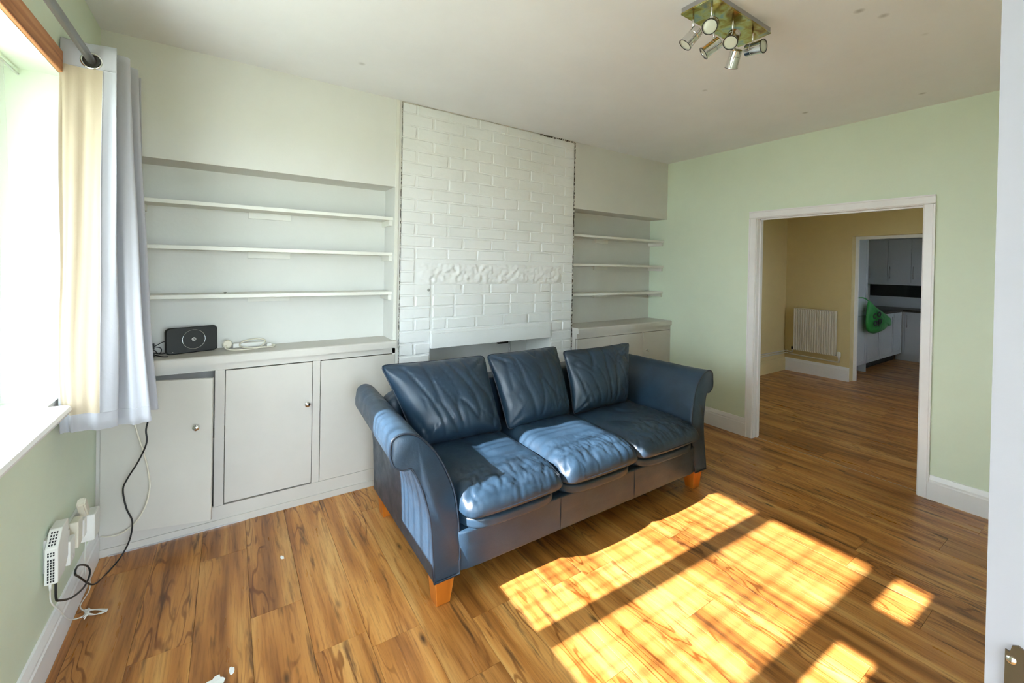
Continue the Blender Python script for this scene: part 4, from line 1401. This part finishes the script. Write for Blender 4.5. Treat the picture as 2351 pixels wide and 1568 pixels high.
# ------------------------------------------------------------------ dining room seen through the doorway
struct(box('wall_dining_left', L + WT, DIN_X, DIN_Y, DIN_Y + 0.1, 0, H, M_YELLOW))
KO = -0.60            # kitchen opening edge
KZ = 1.94
struct(boxes('wall_dining_far', [
    (DIN_X, DIN_X + 0.15, KO, DIN_Y + 0.1, 0, H),
    (DIN_X, DIN_X + 0.15, -1.55, KO, KZ, H),
    (DIN_X, DIN_X + 0.15, -3.2, -1.55, 0, H),
], M_YELLOW))
struct(boxes('wall_dining_right', [
    (L + WT, 5.6, -3.2, -3.1, 0, H), (6.2, DIN_X, -3.2, -3.1, 0, H), (5.6, 6.2, -3.2, -3.1, 0, 0.95), (5.6, 6.2, -3.2, -3.1, 2.0, H)], M_YELLOW))
struct(box('ceiling_dining', L + WT, DIN_X + 0.15, -3.2, DIN_Y + 0.1, H, H + 0.1, M_CEIL))
struct(prism('baseboard_dining_far', [(DIN_X, 0), (DIN_X - 0.022, 0), (DIN_X - 0.022, 0.15), (DIN_X - 0.008, 0.185), (DIN_X, 0.185)], 'y', KO, DIN_Y, M_TRIM))
struct(prism('baseboard_dining_left', [(DIN_Y, 0), (DIN_Y - 0.022, 0), (DIN_Y - 0.022, 0.15), (DIN_Y - 0.008, 0.185), (DIN_Y, 0.185)], 'x', L + WT, DIN_X, M_YELLOW))
w2 = struct(box('added_window_2', 5.6, 6.2, -3.17, -3.12, 0.95, 0.99, M_FRAMEPL))  # unseen window added to let daylight into the dining room
box('window_frame', 5.6, 6.2, -3.17, -3.12, 1.96, 2.0, M_FRAMEPL, w2)
for x in (5.6, 6.16):
    box('window_frame', x, x + 0.04, -3.17, -3.12, 0.99, 1.96, M_FRAMEPL, w2)
box('pane', 5.64, 6.16, -3.148, -3.142, 0.99, 1.96, M_GLASS, w2)

rad = thing('radiator', 'white panel radiator on the yellow dining room wall', 'radiator', (DIN_X - 0.07, -0.21, 0.3))
ry0, ry1 = -0.455, 0.045
nf = 17
vs, fs = [], []
for i in range(nf * 4 + 1):
    y = ry0 + (ry1 - ry0) * i / (nf * 4)
    ph = i % 4
    x = DIN_X - 0.085 + (0.0, 0.0, 0.012, 0.012)[ph]
    for z in (0.325, 0.345, 0.905, 0.925):
        xx = x if z in (0.345, 0.905) else DIN_X - 0.079
        vs.append((xx, y, z))
for i in range(nf * 4):
    for k in range(3):
        a = i * 4 + k
        fs.append((a, a + 4, a + 5, a + 1))
mesh('front_panel', vs, fs, M_RAD, rad)
box('rear_body', DIN_X - 0.072, DIN_X - 0.035, ry0, ry1, 0.325, 0.925, M_RAD, rad, 0.003)
box('side_cover', DIN_X - 0.088, DIN_X - 0.03, ry0 - 0.006, ry0, 0.325, 0.93, M_RAD, rad, 0.001)
box('side_cover', DIN_X - 0.088, DIN_X - 0.03, ry1, ry1 + 0.006, 0.325, 0.93, M_RAD, rad, 0.001)
box('top_grille', DIN_X - 0.088, DIN_X - 0.03, ry0, ry1, 0.925, 0.932, M_RAD, rad)
lathe('valve', [(0.012, 0), (0.012, 0.02), (0.021, 0.024), (0.021, 0.075), (0.016, 0.085), (0.004, 0.086)], M_WHITEPL, rad, (DIN_X - 0.06, ry0 - 0.045, 0.30), (0, 0, 1), 16)
tube('valve_tail', [(DIN_X - 0.06, ry0 - 0.045, 0.31), (DIN_X - 0.06, ry0 + 0.01, 0.345)], 0.008, M_CHROME, rad, 8, straight=True)
lathe('lockshield', [(0.010, 0), (0.012, 0.01), (0.012, 0.035), (0.005, 0.04)], M_DARK, rad, (DIN_X - 0.06, ry1 + 0.03, 0.33), (0, 0, 1), 12)
tube('pipe', [(DIN_X - 0.06, ry0 - 0.045, 0.30), (DIN_X - 0.055, ry0 - 0.04, 0.255), (DIN_X - 0.03, ry0 + 0.02, 0.240), (DIN_X - 0.03, 0.05, 0.250), (DIN_X - 0.03, DIN_Y - 0.05, 0.255), (DIN_X - 0.06, DIN_Y - 0.02, 0.255), (6.4, DIN_Y - 0.02, 0.26), (5.4, DIN_Y - 0.02, 0.265)], 0.010, M_RAD, rad, 8, 5)
tube('pipe', [(DIN_X - 0.06, ry1 + 0.03, 0.34), (DIN_X - 0.04, ry1 + 0.04, 0.285), (DIN_X - 0.03, DIN_Y - 0.05, 0.285), (DIN_X - 0.06, DIN_Y - 0.02, 0.285), (6.4, DIN_Y - 0.02, 0.29), (5.4, DIN_Y - 0.02, 0.295)], 0.010, M_RAD, rad, 8, 5)

kd = struct(box('door_3', DIN_X + 0.12, DIN_X + 0.15, KO - 0.035, KO, 0, KZ, M_TRIM), 'white frame of the opening into the kitchen')
box('lining', DIN_X + 0.12, DIN_X + 0.15, -1.55, KO - 0.035, KZ - 0.04, KZ, M_TRIM, kd)
box('lining', DIN_X + 0.12, DIN_X + 0.15, -1.55, -1.51, 0, KZ - 0.04, M_TRIM, kd)

# ------------------------------------------------------------------ kitchen
KY = -0.50            # front of the run along the left wall
KXF = 9.92            # front of the far run
struct(box('floor_kitchen', DIN_X + 0.15, 10.65, -3.2, 0.2, -0.02, -0.001, M_PLANK))
struct(box('wall_kitchen_left', DIN_X + 0.15, 10.65, 0.12, 0.22, 0, H, M_WHITEWALL))
struct(box('wall_kitchen_far', 10.55, 10.65, -3.2, 0.12, 0, H, M_WHITEWALL))
struct(boxes('wall_kitchen_right', [(DIN_X + 0.15, 9.2, -3.3, -3.2, 0, H), (9.6, 10.65, -3.3, -3.2, 0, H), (9.2, 9.6, -3.3, -3.2, 0, 1.1), (9.2, 9.6, -3.3, -3.2, 2.0, H)], M_WHITEWALL))
struct(box('ceiling_kitchen', DIN_X + 0.15, 10.65, -3.3, 0.22, H, H + 0.1, M_CEIL))
w3 = struct(box('window_3', 9.2, 9.6, -3.28, -3.23, 1.1, 1.14, M_FRAMEPL))
box('window_frame', 9.2, 9.6, -3.28, -3.23, 1.96, 2.0, M_FRAMEPL, w3)
for x in (9.2, 9.56):
    box('window_frame', x, x + 0.04, -3.28, -3.23, 1.14, 1.96, M_FRAMEPL, w3)
box('pane', 9.24, 9.56, -3.258, -3.252, 1.14, 1.96, M_GLASS, w3)

def bar_handle(parent, p0, p1, out):
    a, b, o = Vector(p0), Vector(p1), Vector(out)
    h = tube('handle', [a + o * 0.035, b + o * 0.035], 0.006, M_STEEL, parent, 8, straight=True)
    d = (b - a) * 0.12
    tube('handle_post', [a + d, a + d + o * 0.035], 0.005, M_STEEL, h if False else parent, 8, straight=True)
    tube('handle_post', [b - d, b - d + o * 0.035], 0.005, M_STEEL, h if False else parent, 8, straight=True)
def shaker(parent, y, x0, x1, z0, z1):
    d = box('door', x0, x1, y, y + 0.016, z0, z1, M_KIT, parent, 0.001)
    s = 0.055
    for bb in ((x0, x0 + s, z0, z1), (x1 - s, x1, z0, z1), (x0 + s, x1 - s, z0, z0 + s), (x0 + s, x1 - s, z1 - s, z1)):
        box('door_rail', bb[0], bb[1], y - 0.006, y, bb[2], bb[3], M_KIT, d, 0.001)
    return d
tall = thing('tall_cabinet', 'tall white kitchen cabinet nearest the kitchen opening', 'cabinet', (8.05, -0.2, 0))
box('carcass', 7.70, 8.315, KY + 0.02, 0.12, 0.12, 2.02, M_KIT, tall)
shaker(tall, KY, 7.71, 8.30, 0.84, 2.02)
shaker(tall, KY, 7.71, 8.30, 0.125, 0.828)
box('end_panel', 8.300, 8.318, KY - 0.004, 0.12, 0.0, 2.05, M_KIT, tall)
box('plinth', 7.70, 8.30, KY + 0.09, KY + 0.105, 0, 0.12, M_DARK, tall)
bar_handle(tall, (7.78, KY - 0.006, 0.98), (7.78, KY - 0.006, 1.16), (0, -1, 0))
for i, (a, b, lb) in enumerate(((8.322, 8.878, 'white kitchen base cabinet behind the hanging green bag'), (8.882, 9.498, 'white kitchen base cabinet between the bag and the far corner'), (9.502, 9.90, 'white corner base cabinet at the end of the left kitchen run'))):
    c = thing('base_cabinet', lb, 'cabinet', ((a + b) / 2, -0.2, 0))
    box('carcass', a, b, KY + 0.02, 0.12, 0.12, 0.815, M_KIT, c)
    shaker(c, KY, a + 0.003, b - 0.003, 0.125, 0.81)
    box('plinth', a, b, KY + 0.09, KY + 0.105, 0, 0.12, M_DARK, c)
c = thing('base_cabinet', 'white base cabinet with steel bar handle on the far kitchen wall', 'cabinet', (10.2, -0.8, 0))
box('carcass', KXF + 0.02, 10.515, -1.9, -0.505, 0.11, 0.815, M_KIT, c)
for i, y in enumerate((-0.54, -0.93, -1.32)):
    d = box('door', KXF, KXF + 0.018, y - 0.385, y, 0.115, 0.81, M_KIT, c, 0.001)
    bar_handle(d, (KXF, y - 0.03, 0.56), (KXF, y - 0.03, 0.775), (-1, 0, 0))
box('filler_post', KXF, KXF + 0.018, -0.536, -0.505, 0.115, 0.81, M_KIT, c)
box('plinth', KXF + 0.03, KXF + 0.045, -1.9, -0.42, 0, 0.11, M_KIT, c)
wk = boxes('worktop', [(8.32, 10.55, KY - 0.015, 0.12, 0.816, 0.853), (KXF - 0.015, 10.55, -1.9, KY - 0.015, 0.816, 0.853)], M_KTOP)
tag(wk, 'dark brown kitchen worktop', 'worktop')
up_ = thing('wall_cabinet', 'run of white wall cabinets high in the kitchen corner', 'cabinet', (10.4, -0.4, 1.28))
UX = 10.25
box('carcass', UX + 0.02, 10.55, -1.9, 0.12, 1.285, 2.06, M_KIT, up_)
for (y1_, y0_) in ((0.065, -0.205), (-0.212, -0.522), (-0.528, -0.84), (-0.846, -1.16)):
    d = box('door', UX, UX + 0.018, y0_, y1_, 1.29, 2.05, M_KIT, up_, 0.001)
    bar_handle(d, (UX, y1_ - 0.03, 1.36), (UX, y1_ - 0.03, 1.58), (-1, 0, 0))
box('light_pelmet', UX - 0.004, UX + 0.02, -1.9, 0.12, 1.255, 1.285, M_KIT, up_)
box('cornice', UX - 0.008, 10.55, -1.9, 0.12, 2.06, 2.09, M_KIT, up_)
tag(box('splashback', 10.535, 10.55, -1.9, 0.12, 1.04, 1.285, M_SPLASH), 'dark green glossy splashback under the wall cabinets', 'splashback')
tag(box('upstand', 10.52, 10.55, -1.9, 0.12, 0.853, 1.04, M_KIT), 'pale upstand strip above the far kitchen worktop', 'upstand')

# green carrier bag hanging on the tall cabinet
def bag():
    t = thing('carrier_bag', 'green plastic carrier bag with black lettering hanging in the kitchen', 'bag', (8.5, KY - 0.08, 0.58))
    # outline in the plane of the cabinet fronts: (x, z)
    ol = [(8.12, 1.068), (8.16, 1.04), (8.55, 0.92), (8.85, 0.83), (9.05, 0.76), (9.09, 0.70), (9.06, 0.645), (8.93, 0.64), (8.80, 0.60), (8.60, 0.58), (8.40, 0.57), (8.25, 0.585), (8.12, 0.62), (8.06, 0.70), (8.06, 0.85), (8.09, 0.98)]
    ol = [(p.x, p.z) for p in smooth_path([(a, 0, b) for a, b in ol], 5, True)]
    n = len(ol)
    cx_ = sum(a for a, b in ol) / n
    cz_ = sum(b for a, b in ol) / n
    bm = bmesh.new()
    R = 10
    def ring(k, sd):
        s = k / R
        out = []
        for i, (a, b) in enumerate(ol):
            x = cx_ + (a - cx_) * s
            z = cz_ + (b - cz_) * s
            h = 0.062 * (1 - s ** 2.2) ** 0.7 + 0.009 * noise.noise(Vector((x * 14, z * 16, sd))) * (1 - s ** 6)
            y = KY - 0.075 + sd * max(h, 0)
            out.append((x, min(y, KY - 0.008), z))
        return out
    rim = [bm.verts.new(p) for p in ring(R, -1)]
    for sd in (-1, 1):
        prev = rim
        for k in range(R - 1, 0, -1):
            cur = [bm.verts.new(p) for p in ring(k, sd)]
            for i in range(n):
                bm.faces.new((prev[i], prev[(i + 1) % n], cur[(i + 1) % n], cur[i]))
            prev = cur
        bm.faces.new(prev)
    from_bm('bag_body', bm, M_BAG, t, True)
    tube('handle', [(8.12, KY - 0.07, 1.06), (8.10, KY - 0.045, 1.085), (8.06, KY - 0.02, 1.10), (7.90, KY - 0.03, 1.10), (7.785, KY - 0.042, 1.09)], 0.008, M_BAG, t, 8, 5)
    # lettering: co over op, as bold ring letters
    def arc(name, cx, cz, r, a0, a1, w=0.010):
        m = 18
        vs, fs = [], []
        for i in range(m + 1):
            a = math.radians(a0 + (a1 - a0) * i / m)
            for rr in (r - w, r + w):
                for yy in (KY - 0.152, KY - 0.149):
                    vs.append((cx + rr * 2.0 * math.cos(a), yy, cz + rr * math.sin(a)))
        for i in range(m):
            q = i * 4
            fs += [(q, q + 2, q + 6, q + 4), (q + 1, q + 5, q + 7, q + 3), (q, q + 4, q + 5, q + 1), (q + 2, q + 3, q + 7, q + 6)]
        return mesh(name, vs, fs, M_BLACKPL, t)
    arc('letter', 8.135, 0.845, 0.030, 60, 300)
    arc('letter', 8.30, 0.862, 0.030, 0, 360)
    arc('letter', 8.165, 0.742, 0.030, 0, 360)
    arc('letter', 8.335, 0.760, 0.030, -30, 330)
    box('letter', 8.268, 8.300, KY - 0.152, KY - 0.149, 0.690, 0.770, M_BLACKPL, t)
bag()

# ------------------------------------------------------------------ garden ground outside
struct(box('ground', -30, 30, -30, 30, -0.36, -0.30, M_GROUND))
